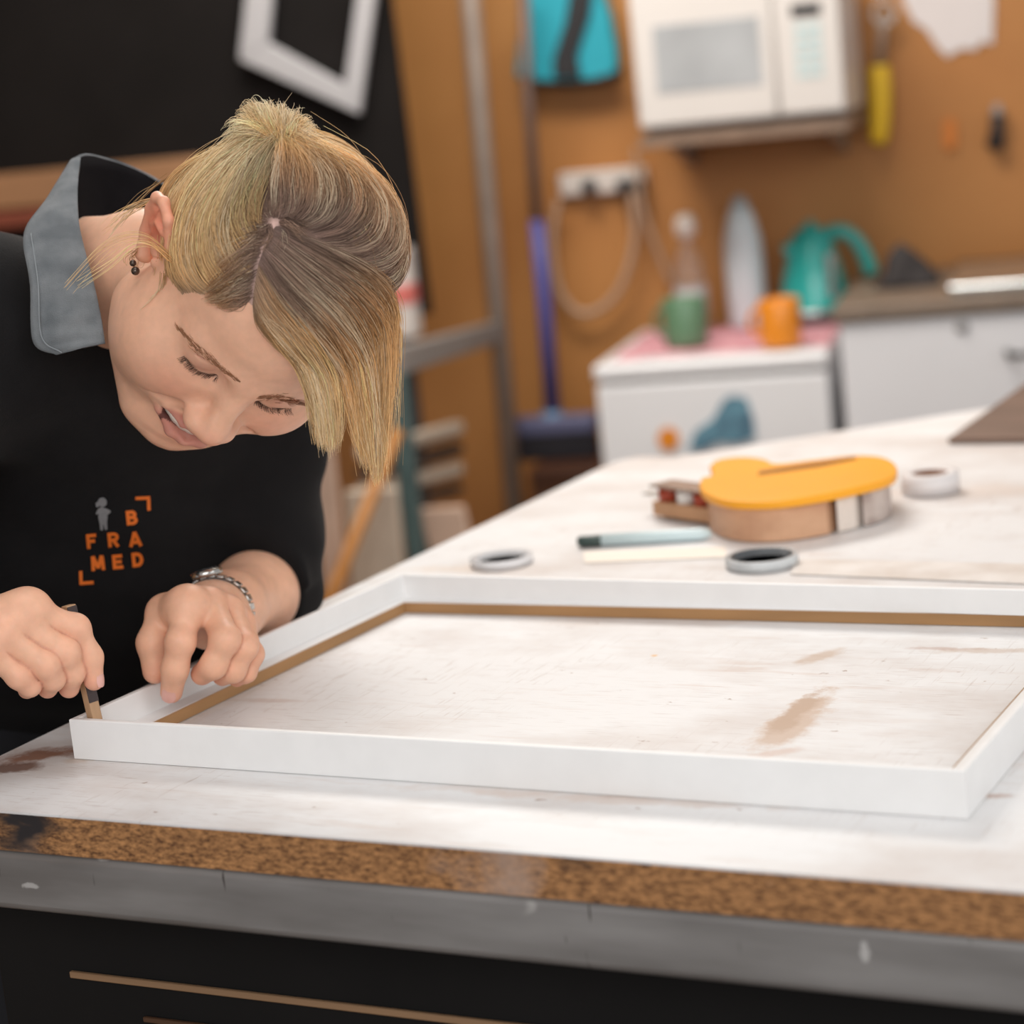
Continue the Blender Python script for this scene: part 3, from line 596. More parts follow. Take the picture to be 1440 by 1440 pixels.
# ================================================================== things on the bench
def on(px, py, z=0): p = onz(px, py, TZ+z); return p
zz = lambda x, y: (x/2.5714+880, y/2.5714+580)
M_or = mat('orange_shell', srgb(250, 172, 36), .38, vary=.05, scale=14, bump=.05, bscale=200)
tg = empty('tape_gun', on(1120, 740), 'orange tape gun lying on its side on the bench', 'tape gun')
outl = [(303, 192), (335, 170), (420, 160), (500, 168), (548, 184), (700, 168), (830, 155), (925, 160), (972, 184), (980, 214), (950, 238), (850, 266), (700, 297), (550, 318), (400, 320), (305, 300), (268, 270), (276, 236), (312, 226)]
top = [on(*zz(*p), .044) for p in outl]
cen = np.mean(top, 0)
sp = spline(np.vstack([top, top[:1]]), 80)[:-1]
MB().prism(sp, (0, 0, -.0085), .0016).build('shell', M_or, tg)
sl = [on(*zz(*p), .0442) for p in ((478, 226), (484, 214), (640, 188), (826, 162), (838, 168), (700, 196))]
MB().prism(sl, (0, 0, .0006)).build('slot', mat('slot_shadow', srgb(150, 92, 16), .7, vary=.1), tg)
ins_ = np.array([cen+(p-cen)*.93 for p in sp]); lim1 = on(*zz(705, 300), .044); lim2 = on(*zz(775, 300), .044)
ex = (lim2-lim1)/np.linalg.norm(lim2-lim1)
def part(lo, hi):
    s_ = (ins_-lim1)@ex; keep = ins_[(s_ > lo) & (s_ < hi)]; ctr = keep.mean(0); an = np.arctan2(*(keep-ctr)[:, :2].T[::-1]); return keep[np.argsort(an)]
g = np.linalg.norm(lim2-lim1)
for lo_, hi_, nm, mt in ((-1, 0, 'tape_roll', mat('brown_tape', srgb(214, 170, 136), .4, col2=srgb(196, 150, 118), vary=.3, scale=22, stretch=(1, 1, 2))), (0, g, 'spacer', mat('pale_spacer', srgb(228, 216, 206), .4, vary=.05)), (g, 1, 'clear_roll', mat('clear_tape', srgb(200, 186, 178), .2, col2=srgb(150, 128, 120), vary=.3, scale=40))):
    pl = part(lo_, hi_); pl[:, 2] = TZ+.0015; MB().prism(pl, (0, 0, .0335)).build(nm, mt, tg)
a, b_ = on(*zz(100, 385)), on(*zz(335, 420)); t = (b_-a)/np.linalg.norm(b_-a); nn = np.array([-t[1], t[0], 0])*.035
def beam(a, b_, z0, z1, w0, w1, nm, mt, bev=.001):
    A = a+nn/.035*w0; B_ = b_+nn/.035*w0; C_ = b_+nn/.035*w1; D_ = a+nn/.035*w1; up = np.array([0, 0, 1.])
    MB().hexa([A+up*z0, B_+up*z0, C_+up*z0, D_+up*z0, A+up*z1, B_+up*z1, C_+up*z1, D_+up*z1], bev).build(nm, mt, tg)
beam(a, b_, .004, .019, 0, .03, 'arm', mat('brown_arm', srgb(196, 150, 112), .5, vary=.15))
L_ = np.linalg.norm(b_-a)
M_red = mat('red_roller', srgb(168, 66, 40), .4, vary=.1)
for f0, mt in ((.14, M_red), (.42, mat('white_roller', srgb(230, 226, 222), .4, vary=.05)), (.68, M_red)):
    MB().lathe(a+t*L_*f0+nn*.35+np.array([0, 0, .0195]), [(.011, 0), (.011, .014)], 18).build('roller', mt, tg)
beam(a, b_, .034, .037, -.002, .03, 'top_plate', mat('grey_plate', srgb(150, 128, 114), .4, .4, vary=.1))
beam(a-t*.026, a, .022, .0235, .008, .02, 'cutter_blade', M_chrome, .0002)
# white tape roll
def zcirc(px, py, rad, h, name, mt, label, cat, holes=True, core=None, group=None):
    c = on(px, py); e = empty(name, c, label, cat, group); r0 = rad*.62
    MB().lathe(c, [(r0, .0008), (rad, .0008), (rad, h), (r0, h), (r0, .0008)], 36).build('tape' if core else 'rim', mt, e)
    return e, c
e, c = zcirc(1309, 692, .030, .021, 'tape_roll', mat('white_tape', srgb(226, 222, 222), .5, vary=.05), 'roll of white tape lying flat right of the orange tape gun', 'tape roll', core=True)
MB().lathe(c, [(.015, .0008), (.0184, .0008), (.0184, .0205), (.015, .0205), (.015, .0008)], 30).build('core', mat('brown_core', srgb(128, 84, 58), .7, vary=.1), e)
for px, py, rd, lab, mt in ((706, 793, .031, 'faint clear tape roll lying flat behind the white frame corner', mat('frosted_clear', srgb(232, 232, 234), .25, vary=.12, scale=30)), (1072, 795, .034, 'clear tape roll with dark inner rim lying flat before the tape gun', mat('pale_clear', srgb(206, 210, 212), .25, vary=.2, scale=40))):
    c = on(px, py); e = empty('clear_tape_roll', c, lab, 'tape roll', 'clear tape rolls on the bench'); h = .010 if px > 1000 else .008
    MB().lathe(c, [(rd*.8, .0006), (rd, .0006), (rd, h), (rd*.86, h), (rd*.8, .0006)], 40).build('tape', mt, e)
    MB().lathe(c, [(rd*.80, h*.35), (rd*.825, h*.35), (rd*.865, h*1.02), (rd*.84, h*1.02), (rd*.80, h*.35)], 40).build('inner_ring', mat('dim_ring', srgb(84, 88, 92), .4, vary=.2) if px > 1000 else mat('pale_ring', srgb(200, 200, 202), .4, vary=.05), e)
    if px > 1000: MB().lathe(c, [(rd*.76, .0006), (rd*.76, .0016), (.001, .0018)], 30).build('disc', mat('pale_disc', srgb(230, 234, 236), .4, vary=.15, scale=50), e)
# pen
e = empty('marker_pen', on(900, 762), 'pale blue pen with dark tip lying behind the white frame', 'pen')
a, b_ = on(812, 762, .0065), on(1000, 750, .0065); t = (b_-a)/np.linalg.norm(b_-a)
MB().tube([a, a+t*.004, a+t*.022, a+t*.024], [.004, .006, .006, .0055], 12).build('cap', mat('dark_green_cap', srgb(58, 76, 72), .4, vary=.1), e)
MB().tube([a+t*.0242, b_-t*.01, b_], [.0062, .0062, .004], 12).build('barrel', mat('pale_blue_barrel', srgb(212, 232, 236), .3, vary=.08), e)
# paper strip and straight edge
m = MB(); pl = [on(x, y, .0006) for x, y in ((820, 776), (1020, 770), (1022, 784), (822, 792))]; m.prism(pl, (0, 0, .0006))
tag(m.build('paper_strip', mat('cream_paper', srgb(240, 230, 218), .7, vary=.03)), 'cream strip of paper lying in front of the pen', 'paper')
m = MB(); pl = [on(x, y, .0006) for x, y in ((1118, 787), (1700, 800), (1700, 832), (1112, 808))]; m.prism(pl, (0, 0, .001))
tag(m.build('straightedge', mat('grey_strip', srgb(228, 223, 219), .5, col2=srgb(208, 198, 190), vary=.1, scale=18)), 'long pale grey straightedge lying behind the white frame', 'ruler')
m = MB(); pl = [on(x, y, .001) for x, y in ((1334, 624), (1560, 622), (1600, 480), (1440, 547))]; m.prism(pl, (0, 0, .006))
e = m.build('loose_board', mat('brown_grey_board', srgb(120, 98, 86), .6, vary=.3, scale=12, stretch=(.3, 1, 1))); tag(e, 'brown grey board lying at the far right of the bench', 'board')
# ================================================================== the woman
HR = np.array([-1.0964, -0.2719, -0.6156]); HS = 1.03; HT = np.array([-0.188, 0.1584, 1.668])*HS
def _rod(r):
    t = np.linalg.norm(r); k = r/t; K = np.array([[0, -k[2], k[1]], [k[2], 0, -k[0]], [-k[1], k[0], 0]])
    return np.eye(3)+np.sin(t)*K+(1-np.cos(t))*K@K
HM = _rod(HR) @ np.array([[1, 0, 0], [0, 0, 1], [0, -1, 0]], float)      # head (left, forward, up) -> camera axes
CB = np.stack([RT, UP, FW], 1)
HW = CB @ HM                                                            # head axes -> world
HO = CAM + CB @ HT                                                      # head origin (between the ears) in the world
def hl(p): return HO + HS*(np.asarray(p, float) @ HW.T)                 # head-local -> world
def lh(P): return ((np.asarray(P)-HO) @ HW)/HS                          # world -> head-local
f4 = np.float32
# ---- signed distance pieces on (n,3) points
def sd_ell(p, c, r, R=None):
    q = p-np.asarray(c, f4)
    if R is not None: q = q @ np.asarray(R, f4)
    r = np.asarray(r, f4); k0 = np.sqrt(((q/r)**2).sum(1)); k1 = np.sqrt(((q/(r*r))**2).sum(1))+1e-9
    return k0*(k0-1)/k1
def sd_cap(p, a, b, ra, rb):
    a = np.asarray(a, f4); b = np.asarray(b, f4); d = b-a; t = np.clip(((p-a)@d)/max(float(d@d), 1e-12), 0, 1)
    return np.sqrt(((p-a-t[:, None]*d)**2).sum(1))-(ra+(rb-ra)*t)
def sd_chain(p, pts, rs, k=0.):
    d = None
    for i in range(len(pts)-1):
        e = sd_cap(p, pts[i], pts[i+1], rs[i], rs[i+1]); d = e if d is None else (smin(d, e, k) if k else np.minimum(d, e))
    return d
def smin(a, b, k):
    h = np.clip(.5+.5*(b-a)/k, 0, 1); return b+(a-b)*h-k*h*(1-h)
def smax(a, b, k): return -smin(-a, -b, k)
def mesh_sdf(groups, k, vox, B=8):
    """groups: list of (function, lo, hi). One closed surface of their smooth union, by surface nets on the blocks the surface crosses"""
    lo = np.min([g[1] for g in groups], 0)-2*vox; hi = np.max([g[2] for g in groups], 0)+2*vox
    S1 = 3; nb = np.ceil((hi-lo)/(B*vox*S1)).astype(int)*S1
    ng = len(groups)
    def ev(P, bits):
        d = None
        for gi in range(ng):
            if bits >> gi & 1:
                e = groups[gi][0](P); d = e if d is None else (smin(d, e, k) if k else np.minimum(d, e))
        return d
    def bitset(c, m):
        r = np.zeros(len(c), int)
        for gi, g in enumerate(groups): r |= np.all((c > g[1]-m) & (c < g[2]+m), axis=1).astype(int) << gi
        return r
    def prune(idx, size):
        cen = lo+(idx+.5)*size; half = size*.5*1.7321; bits = bitset(cen, half+.02); keep = np.zeros(len(idx), bool)
        for bt in np.unique(bits):
            if bt:
                s_ = np.flatnonzero(bits == bt)
                for c in range(0, len(s_), 150000):
                    q = s_[c:c+150000]; keep[q] = np.abs(ev(cen[q].astype(f4), bt)) < half*1.3+k*.5
        return idx[keep], bits[keep]
    idx = np.stack(np.meshgrid(*[np.arange(n//S1) for n in nb], indexing='ij'), -1).reshape(-1, 3)
    idx, _ = prune(idx, B*vox*S1)
    sub = np.stack(np.meshgrid(*[np.arange(S1)]*3, indexing='ij'), -1).reshape(-1, 3)
    idx = (idx[:, None]*S1+sub[None]).reshape(-1, 3)
    idx, bits = prune(idx, B*vox)
    g1 = np.arange(B+1); loc = np.stack(np.meshgrid(g1, g1, g1, indexing='ij'), -1).reshape(-1, 3)
    mx = (nb*B+4).astype(np.int64)
    key = lambda c: (c[..., 0].astype(np.int64)*mx[1]+c[..., 1])*mx[2]+c[..., 2]
    cellV, cellK, quads = [], [], []
    for bt in np.unique(bits):
        sel = np.flatnonzero(bits == bt)
        if not bt: continue
        for c0 in range(0, len(sel), 160):
            base = idx[sel[c0:c0+160]]*B; n = len(base)
            P = (lo+(base[:, None]+loc[None])*vox).reshape(-1, 3).astype(f4)
            D = ev(P, bt).reshape(n, B+1, B+1, B+1); S = D < 0
            cnt = sum(S[:, i:B+i, j:B+j, l:B+l].astype(np.int8) for i in (0, 1) for j in (0, 1) for l in (0, 1))
            ci = np.argwhere((cnt > 0) & (cnt < 8))
            if not len(ci): continue
            acc = np.zeros((len(ci), 3)); num = np.zeros(len(ci))
            d8 = {(i, j, l): D[ci[:, 0], ci[:, 1]+i, ci[:, 2]+j, ci[:, 3]+l] for i in (0, 1) for j in (0, 1) for l in (0, 1)}
            for a in d8:
                for ax in range(3):
                    if a[ax]: continue
                    b = list(a); b[ax] = 1; b = tuple(b); da, db = d8[a], d8[b]; x = (da < 0) != (db < 0)
                    t = np.where(x, da/np.where(x, da-db, 1), 0)
                    pt = np.tile(np.array(a, float), (len(ci), 1)); pt[:, ax] += t
                    acc += pt*x[:, None]; num += x
            gc = base[ci[:, 0]]+ci[:, 1:]
            cellV.append(lo+(gc+acc/num[:, None])*vox); cellK.append(key(gc))
            for ax in range(3):
                s0 = [slice(None)]+[slice(0, B)]*3; s1 = [slice(None)]+[slice(0, B)]*3; s1[ax+1] = slice(1, B+1)
                e = np.argwhere(S[tuple(s0)] != S[tuple(s1)])
                if not len(e): continue
                ins = S[e[:, 0], e[:, 1], e[:, 2], e[:, 3]]; u, v = (ax+1) % 3, (ax+2) % 3; g = base[e[:, 0]]+e[:, 1:]
                q = []
                for du, dv in ((-1, -1), (0, -1), (0, 0), (-1, 0)):
                    h = g.copy(); h[:, u] += du; h[:, v] += dv; q.append(key(h))
                q = np.stack(q, 1); q[~ins] = q[~ins][:, ::-1]; quads.append(q)
    V = np.concatenate(cellV); K = np.concatenate(cellK); o = np.argsort(K); K = K[o]; V = V[o]
    Q = np.concatenate(quads); I = np.clip(np.searchsorted(K, Q), 0, len(K)-1); ok = (K[I] == Q).all(1)
    return V, I[ok]
def bounds(pts, m): pts = np.asarray(pts); return pts.min(0)-m, pts.max(0)+m
# ---- head
EYE = [np.array([s*.0315, .0640, -.001]) for s in (-1, 1)]
LASH = lambda s: [(s*.0160, .0752, -.0055), (s*.0230, .0780, -.0092), (s*.0315, .0782, -.0105), (s*.0400, .0742, -.0088), (s*.0465, .0675, -.0045)]
ULIP = [(-.0400, .0665, -.0535), (-.0270, .0785, -.0600), (-.011, .0866, -.0630), (0, .0880, -.0638), (.011, .0866, -.0630), (.0270, .0785, -.0600), (.0400, .0665, -.0535)]
LLIP = [(-.0390, .0665, -.0555), (-.0275, .0780, -.0695), (-.012, .0865, -.0780), (0, .0880, -.0796), (.012, .0865, -.0780), (.0275, .0780, -.0695), (.0390, .0665, -.0555)]
EYE_OFF = np.array([-.0015, -.0022, .0062])       # her right eye sits a little higher in this tilt of the head
EAR = [(-.073, .006, .004), (-.080, .004, .018), (-.090, -.008, .030), (-.096, -.022, .029), (-.097, -.031, .018), (-.093, -.031, .002), (-.087, -.023, -.014), (-.081, -.012, -.026)]
NECK0, NECK1 = hl((0, -.032, -.030)), at(112, 405, 1.86)
def local(d, p, mask, fn):
    """apply fn(d, p) only where mask holds"""
    i = np.flatnonzero(mask)
    if len(i): d[i] = fn(d[i], p[i])
    return d
def sd_head(P):
    p = ((P-HO.astype(f4)) @ HW.astype(f4))/f4(HS); ax = np.abs(p[:, 0]); Y = p[:, 1]; Zc = p[:, 2]
    m_ = p.copy(); m_[:, 0] = -ax                 # mirrored: everything two-sided is built once on her right side
    d = sd_ell(p, (0, -.014, .030), (.0745, .094, .087))
    def face(d, q):
        p, m = q[:, :3], q[:, 3:]
        d = smin(d, sd_ell(p, (0, .028, .038), (.060, .052, .050)), .02)
        d = smin(d, sd_ell(p, (0, .022, -.022), (.0705, .055, .062)), .03)
        d = smin(d, sd_ell(p, (0, .022, -.074), (.0590, .053, .049)), .032)
        d = smin(d, sd_cap(p, (0, .064, -.104), (0, .066, -.110), .0195, .0175), .018)
        d = smin(d, sd_cap(m, (-.0600, .000, -.066), (-.026, .054, -.108), .0175, .0155), .030)
        d = smin(d, sd_ell(m, (-.0400, .0545, -.035), (.0270, .0215, .0215)), .034)
        d = smin(d, sd_ell(m, (-.0510, .0280, -.044), (.0240, .0330, .0360)), .030)
        return smin(d, sd_cap(m, (-.009, .0755, .0165), (-.042, .0605, .0165), .0095, .0095), .014)
    pm = np.hstack([p, m_])
    d = local(d, pm, (Y > -.06) & (np.abs(d) < .12), face)
    def front(d, q):
        p, m = q[:, :3], q[:, 3:]
        me = m-np.where(p[:, :1] < 0, EYE_OFF.astype(f4)[None], 0).astype(f4)
        d = smax(d, -sd_ell(me, (-.0310, .0880, -.004), (.0185, .0120, .0125)), .010)
        d = smin(d, sd_ell(me, (-.0315, .0640, -.0015), (.0160, .0142, .0132)), .0045)
        d = smax(d, -sd_chain(me, [np.add(w, (0, .0012, -.0008)) for w in LASH(-1)], [.0010]*5), .0018)
        d = smax(d, -sd_chain(me, [(-.0175, .0790, .0035), (-.0310, .0800, .0070), (-.0450, .0700, .0045)], [.0011]*3), .0030)
        n = sd_chain(p, [(0, .0790, .006), (0, .0865, -.010), (0, .0965, -.029), (0, .0995, -.0345)], [.0080, .0086, .0098, .0112], .004)
        n = smin(n, sd_ell(m, (-.0125, .0910, -.0400), (.0088, .0105, .0088)), .010)
        n = smin(n, sd_cap(p, (0, .088, -.047), (0, .097, -.0445), .006, .006), .006)
        d = smin(d, n, .012)
        d = smax(d, -sd_ell(m, (-.0064, .0950, -.0490), (.0040, .0060, .0042)), .003)
        d = smax(d, -sd_chain(m, [(-.0235, .0830, -.045), (-.0345, .0780, -.049), (-.0455, .0680, -.058)], [.0010, .0018, .0010]), .010)
        lip = smin(sd_chain(p, ULIP, [.0012, .0022, .0028, .0026, .0028, .0022, .0012], .003), sd_chain(p, LLIP, [.0016, .0036, .0050, .0054, .0050, .0036, .0016], .003), .003)
        d = smin(d, lip, .0075)
        d = smax(d, -sd_chain(p, [(-.0325, .0735, -.0585), (-.024, .0810, -.0650), (0, .0900, -.0717), (.024, .0810, -.0650), (.0325, .0735, -.0585)], [.0004, .0034, .0052, .0034, .0004]), .0016)
        return smax(d, -sd_cap(p, (-.020, .0740, -.0690), (.020, .0740, -.0690), .0058, .0058), .002)
    d = local(d, pm, (Y > .04) & (ax < .07) & (Zc < .05) & (Zc > -.1), front)
    def ear(d, q):
        e = sd_chain(q, EAR, [.0050, .0042, .0040, .0040, .0042, .0044, .0048, .0066], .003)
        e = smin(e, sd_chain(q, [(-.078, -.008, -.010), (-.0860, -.0150, .004), (-.0905, -.0185, .018)], [.0050, .0046, .0040], .004), .006)
        e = smin(e, sd_chain(q, [(-.078, -.004, .010), (-.0880, -.0150, .022)], [.0045, .0040]), .006)
        e = smin(e, sd_chain(q, [(-.0865, -.0240, -.008), (-.0915, -.0260, .012)], [.0040, .0040]), .006)
        e = smax(e, -sd_ell(q, (-.0880, -.0035, .004), (.0070, .0080, .0120)), .004)
        e = smin(e, sd_cap(q, (-.0755, .005, -.004), (-.0785, .003, -.008), .0036, .0036), .006)
        e = smin(e, sd_chain(q, [(-.0885, -.004, .020), (-.0925, -.013, .016), (-.0895, -.0190, .002)], [.0026]*3), .003)
        return smin(d, e, .006)
    d = local(d, m_, (ax > .055) & (Y < .03) & (Y > -.055) & (Zc < .055) & (Zc > -.055), ear)
    c = sd_chain(P, [NECK0.astype(f4), (.45*NECK0+.55*NECK1+np.array([0, 0, .004])).astype(f4), NECK1.astype(f4)], [.050, .050, .058], .02)
    return smin(d*f4(HS), c, .022)
# ---- hands: finger chains given as seen from the camera (pixel, pixel, metres deep)
A3 = lambda L: [at(*q) for q in L]
LH = dict(
    index=(A3([(264, 853, 1.804), (254, 902, 1.788), (246, 941, 1.794), (241, 973, 1.8055)]), [.0116, .0104, .0096, .0085]),
    middle=(A3([(294, 848, 1.822), (317, 899, 1.790), (300, 936, 1.794), (284, 948, 1.806)]), [.0116, .0106, .0096, .0085]),
    ring=(A3([(322, 860, 1.834), (343, 909, 1.802), (328, 942, 1.806), (313, 950, 1.816)]), [.0112, .0099, .0090, .0080]),
    pinky=(A3([(340, 878, 1.846), (354, 920, 1.818), (346, 945, 1.818), (333, 954, 1.826)]), [.0100, .0084, .0074, .0066]),
    thumb=(A3([(268, 868, 1.845), (231, 862, 1.826), (214, 904, 1.814), (218, 944, 1.814)]), [.0150, .0128, .0112, .0095]))
for k_ in LH: LH[k_] = ([q_-ray(*pix(q_))*.034 for q_ in LH[k_][0]], LH[k_][1])
LW, LE = at(300, 864, 1.833), at(384, 846, 2.03)
RH = dict(
    index=(A3([(37, 859, 1.755), (106, 884, 1.768), (127, 924, 1.775), (132, 957, 1.779)]), [.0122, .0102, .0090, .0078]),
    middle=(A3([(20, 874, 1.745), (91, 918, 1.758), (101, 945, 1.768), (97, 967, 1.779)]), [.0122, .0104, .0093, .0082]),
    ring=(A3([(0, 892, 1.737), (64, 935, 1.748), (74, 954, 1.757), (67, 968, 1.770)]), [.0115, .0098, .0088, .0078]),
    pinky=(A3([(-18, 914, 1.732), (27, 951, 1.742), (42, 964, 1.750), (38, 970, 1.762)]), [.0102, .0086, .0077, .0070]),
    thumb=(A3([(-20, 898, 1.790), (40, 905, 1.806), (95, 925, 1.812), (126, 945, 1.806)]), [.0150, .0122, .0105, .0085]))
STICK0 = np.array([oA[0]+.0165, oA[1]+.0125, TZ+FT+.0008]); STD = float((STICK0-CAM)@FW); SHIFT = 1.768-(STD-.0285)
for k_ in RH: RH[k_] = ([q_-ray(*pix(q_))*(SHIFT-(.004 if k_ == 'thumb' else 0)) for q_ in RH[k_][0]], RH[k_][1])
RW, RE = at(-75, 885, 1.752-SHIFT), at(-330, 840, 1.70-SHIFT)
def fingers(P, H): return [sd_chain(P, [q.astype(f4) for q in H[k][0]], np.array(H[k][1])*(.97 if H is RH else 1.03), .006) for k in ('index', 'middle', 'ring', 'pinky', 'thumb')]
def sd_hand(P, H, W, E_, elbow_r, wr=.0248, hump=None):
    d = None
    mc = [H[k][0][0] for k in ('index', 'middle', 'ring', 'pinky')]
    for i, m_ in enumerate(mc):
        e = sd_cap(P, W+(m_-W)*.12+(mc[i]-mc[1])*.25, m_, .0185, .0135-.0006*i); d = e if d is None else smin(d, e, .010)
    tb = H['thumb'][0][0]; d = smin(d, sd_cap(P, W+(tb-W)*.2, tb, .018, .0155), .014)
    d = smin(d, sd_cap(P, tb, mc[0], .0135, .0115), .014); t1 = H['thumb'][0][1]; d = smin(d, sd_cap(P, t1*.55+tb*.45, mc[0]*.8+H['index'][0][1]*.2, .0085, .0085), .016); d = smin(d, sd_cap(P, t1, mc[0], .0118, .0112), .016)
    fs = fingers(P, H)
    for k_, f_ in enumerate(fs):
        # knuckle swelling at the middle joint
        j = H[('index', 'middle', 'ring', 'pinky', 'thumb')[k_]]; f_ = smin(f_, np.sqrt(((P-j[0][1].astype(f4))**2).sum(1))-j[1][1]*1.02, .004)
        fs[k_] = f_
    ff = fs[0]
    for f_ in fs[1:]: ff = smin(ff, f_, .0006)
    d = smin(d, ff, .0045)
    arm = sd_chain(P, [(W+(E_-W)*-.02).astype(f4), (W+(E_-W)*.25).astype(f4), (W+(E_-W)*.7).astype(f4), E_.astype(f4)], [wr, wr+.002, elbow_r, elbow_r], .02)
    return smin(d, arm, .016)
def hand_box(H, W, E_, r): return bounds([q for k in H for q in H[k][0]]+[W, E_], r)
# ---- trunk joints
SHR, SHL = at(-30, 480, 1.83), at(345, 530, 2.03)
ELL = at(378, 828, 2.058); ELR = RE
PEL = np.array([-.30, at(60, 1150, 2.11)[1]+.04, TZ-.02]); CH0, CH1 = at(140, 540, 1.985), at(118, 830, 2.06)
FOOT = [np.array([PEL[0]+.00, PEL[1]-.13, .06]), np.array([PEL[0]-.06, PEL[1]+.14, .06])]
HIP = [PEL+np.array([.0, -.085, -.04]), PEL+np.array([-.03, .085, -.04])]
KNEE = [HIP[i]*.5+FOOT[i]*.5+np.array([.03, 0, .02]) for i in (0, 1)]
def sd_core(P):
    d = sd_chain(P, [NECK1, CH0, CH1, PEL], [.05, .07, .075, .085], .05)
    d = smin(d, sd_chain(P, [SHR, CH0, SHL], [.045, .06, .045], .04), .03)
    d = smin(d, sd_chain(P, [SHL, ELL], [.042, .036]), .02); d = smin(d, sd_chain(P, [SHR, ELR], [.042, .036]), .02)
    return d
_t0 = __import__('time').time()
headpts = hl([(x, y, z) for x in (-.11, .11) for y in (-.12, .12) for z in (-.13, .13)])
groups = [(sd_head, *bounds(np.vstack([headpts, [NECK1]]), .065)),
          (lambda P: sd_hand(P, LH, LW, ELL, .0345), *hand_box(LH, LW, ELL, .055)),
          (lambda P: sd_hand(P, RH, RW, RE, .040), *hand_box(RH, RW, RE, .055)),
          (sd_core, *bounds([NECK1, CH0, CH1, PEL, SHR, SHL, ELL, ELR], .10))]
BV, BF = mesh_sdf(groups, .006, .00125)
print('body', len(BV), 'verts', round(__import__('time').time()-_t0, 1), 's')
# ---- skin colours per vertex
def skin_tint(V):
    c = np.tile(np.array(srgb(238, 186, 156)[:3]), (len(V), 1))
    def blend(w, col): c[:] = c*(1-w[:, None])+np.array(srgb(*col)[:3])*w[:, None]
    p = lh(V); ishead = (np.abs(p).max(1) < .16)
    g = lambda q, r: np.exp(-(((p-np.array(q))/np.array(r))**2).sum(1))*ishead
    for s in (-1, 1):
        blend(.45*g((s*.040, .066, -.030), (.022, .03, .018)), (214, 128, 104)); blend(.55*g((s*.0315, .08, .002), (.016, .02, .010)), (206, 148, 128))
        blend(.75*g((s*.088, -.018, .012), (.014, .024, .026)), (226, 104, 74))
    blend(.40*g((0, .108, -.040), (.014, .014, .014)), (216, 132, 110))
    blend(.30*g((0, .08, -.1), (.02, .03, .014)), (212, 142, 118))
    dl = np.full(len(V), 1.0)
    hm = ishead & (p[:, 1] > .06) & (p[:, 2] < -.05)
    q = p[hm].astype(f4)
    dl[hm] = np.minimum(sd_chain(q, ULIP, [.0014, .0026, .0034, .0030, .0034, .0026, .0014]), sd_chain(q, LLIP, [.0022, .004, .0054, .0056, .0054, .004, .0022]))
    blend(np.clip(1-(dl-.0002)/.0016, 0, 1)*.70, (182, 108, 102))
    cav = ishead & (p[:, 1] < .0845) & (p[:, 1] > .06) & (np.abs(p[:, 0]) < .027) & (np.abs(p[:, 2]+.0692) < .0068)
    blend(cav*.85, (70, 26, 26))
    for s in (-1, 1):
        hm = ishead & (p[:, 1] > .05) & (np.abs(p[:, 2]) < .03); dd = np.full(len(V), 1.0); q = (p[hm]-(EYE_OFF if s < 0 else 0)).astype(f4)
        dd[hm] = sd_chain(q, [np.add(w, (0, .0008, -.0006)) for w in LASH(s)], [.0006]*5); blend(np.clip(1-dd/.0016, 0, 1)*.85, (70, 44, 34))
        dd[hm] = sd_chain(q, [(s*.0175, .0790, .0035), (s*.0310, .0800, .0070), (s*.0450, .0700, .0045)], [.0006]*3); blend(np.clip(1-dd/.002, 0, 1)*.35, (150, 92, 74))
    # hands: paler backs, pink knuckles and tips
    for H in (LH, RH):
        for k in H:
            pts, rs = H[k]
            for j, w, sg in ((0, .22, .012), (1, .42, .009), (2, .32, .008), (3, .5, .010)):
                blend(w*np.exp(-(((V-pts[j])/sg)**2).sum(1)), (222, 132, 112))
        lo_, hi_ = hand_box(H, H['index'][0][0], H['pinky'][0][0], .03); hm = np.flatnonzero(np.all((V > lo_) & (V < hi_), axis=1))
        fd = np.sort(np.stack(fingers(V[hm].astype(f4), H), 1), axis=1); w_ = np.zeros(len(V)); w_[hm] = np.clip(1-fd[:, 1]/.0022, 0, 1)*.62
        blend(w_, (176, 92, 72))  # redder, darker grooves where fingers meet: crease shade put into the skin colour
    return c
M_skin = bpy.data.materials.new('skin'); M_skin.use_nodes = True
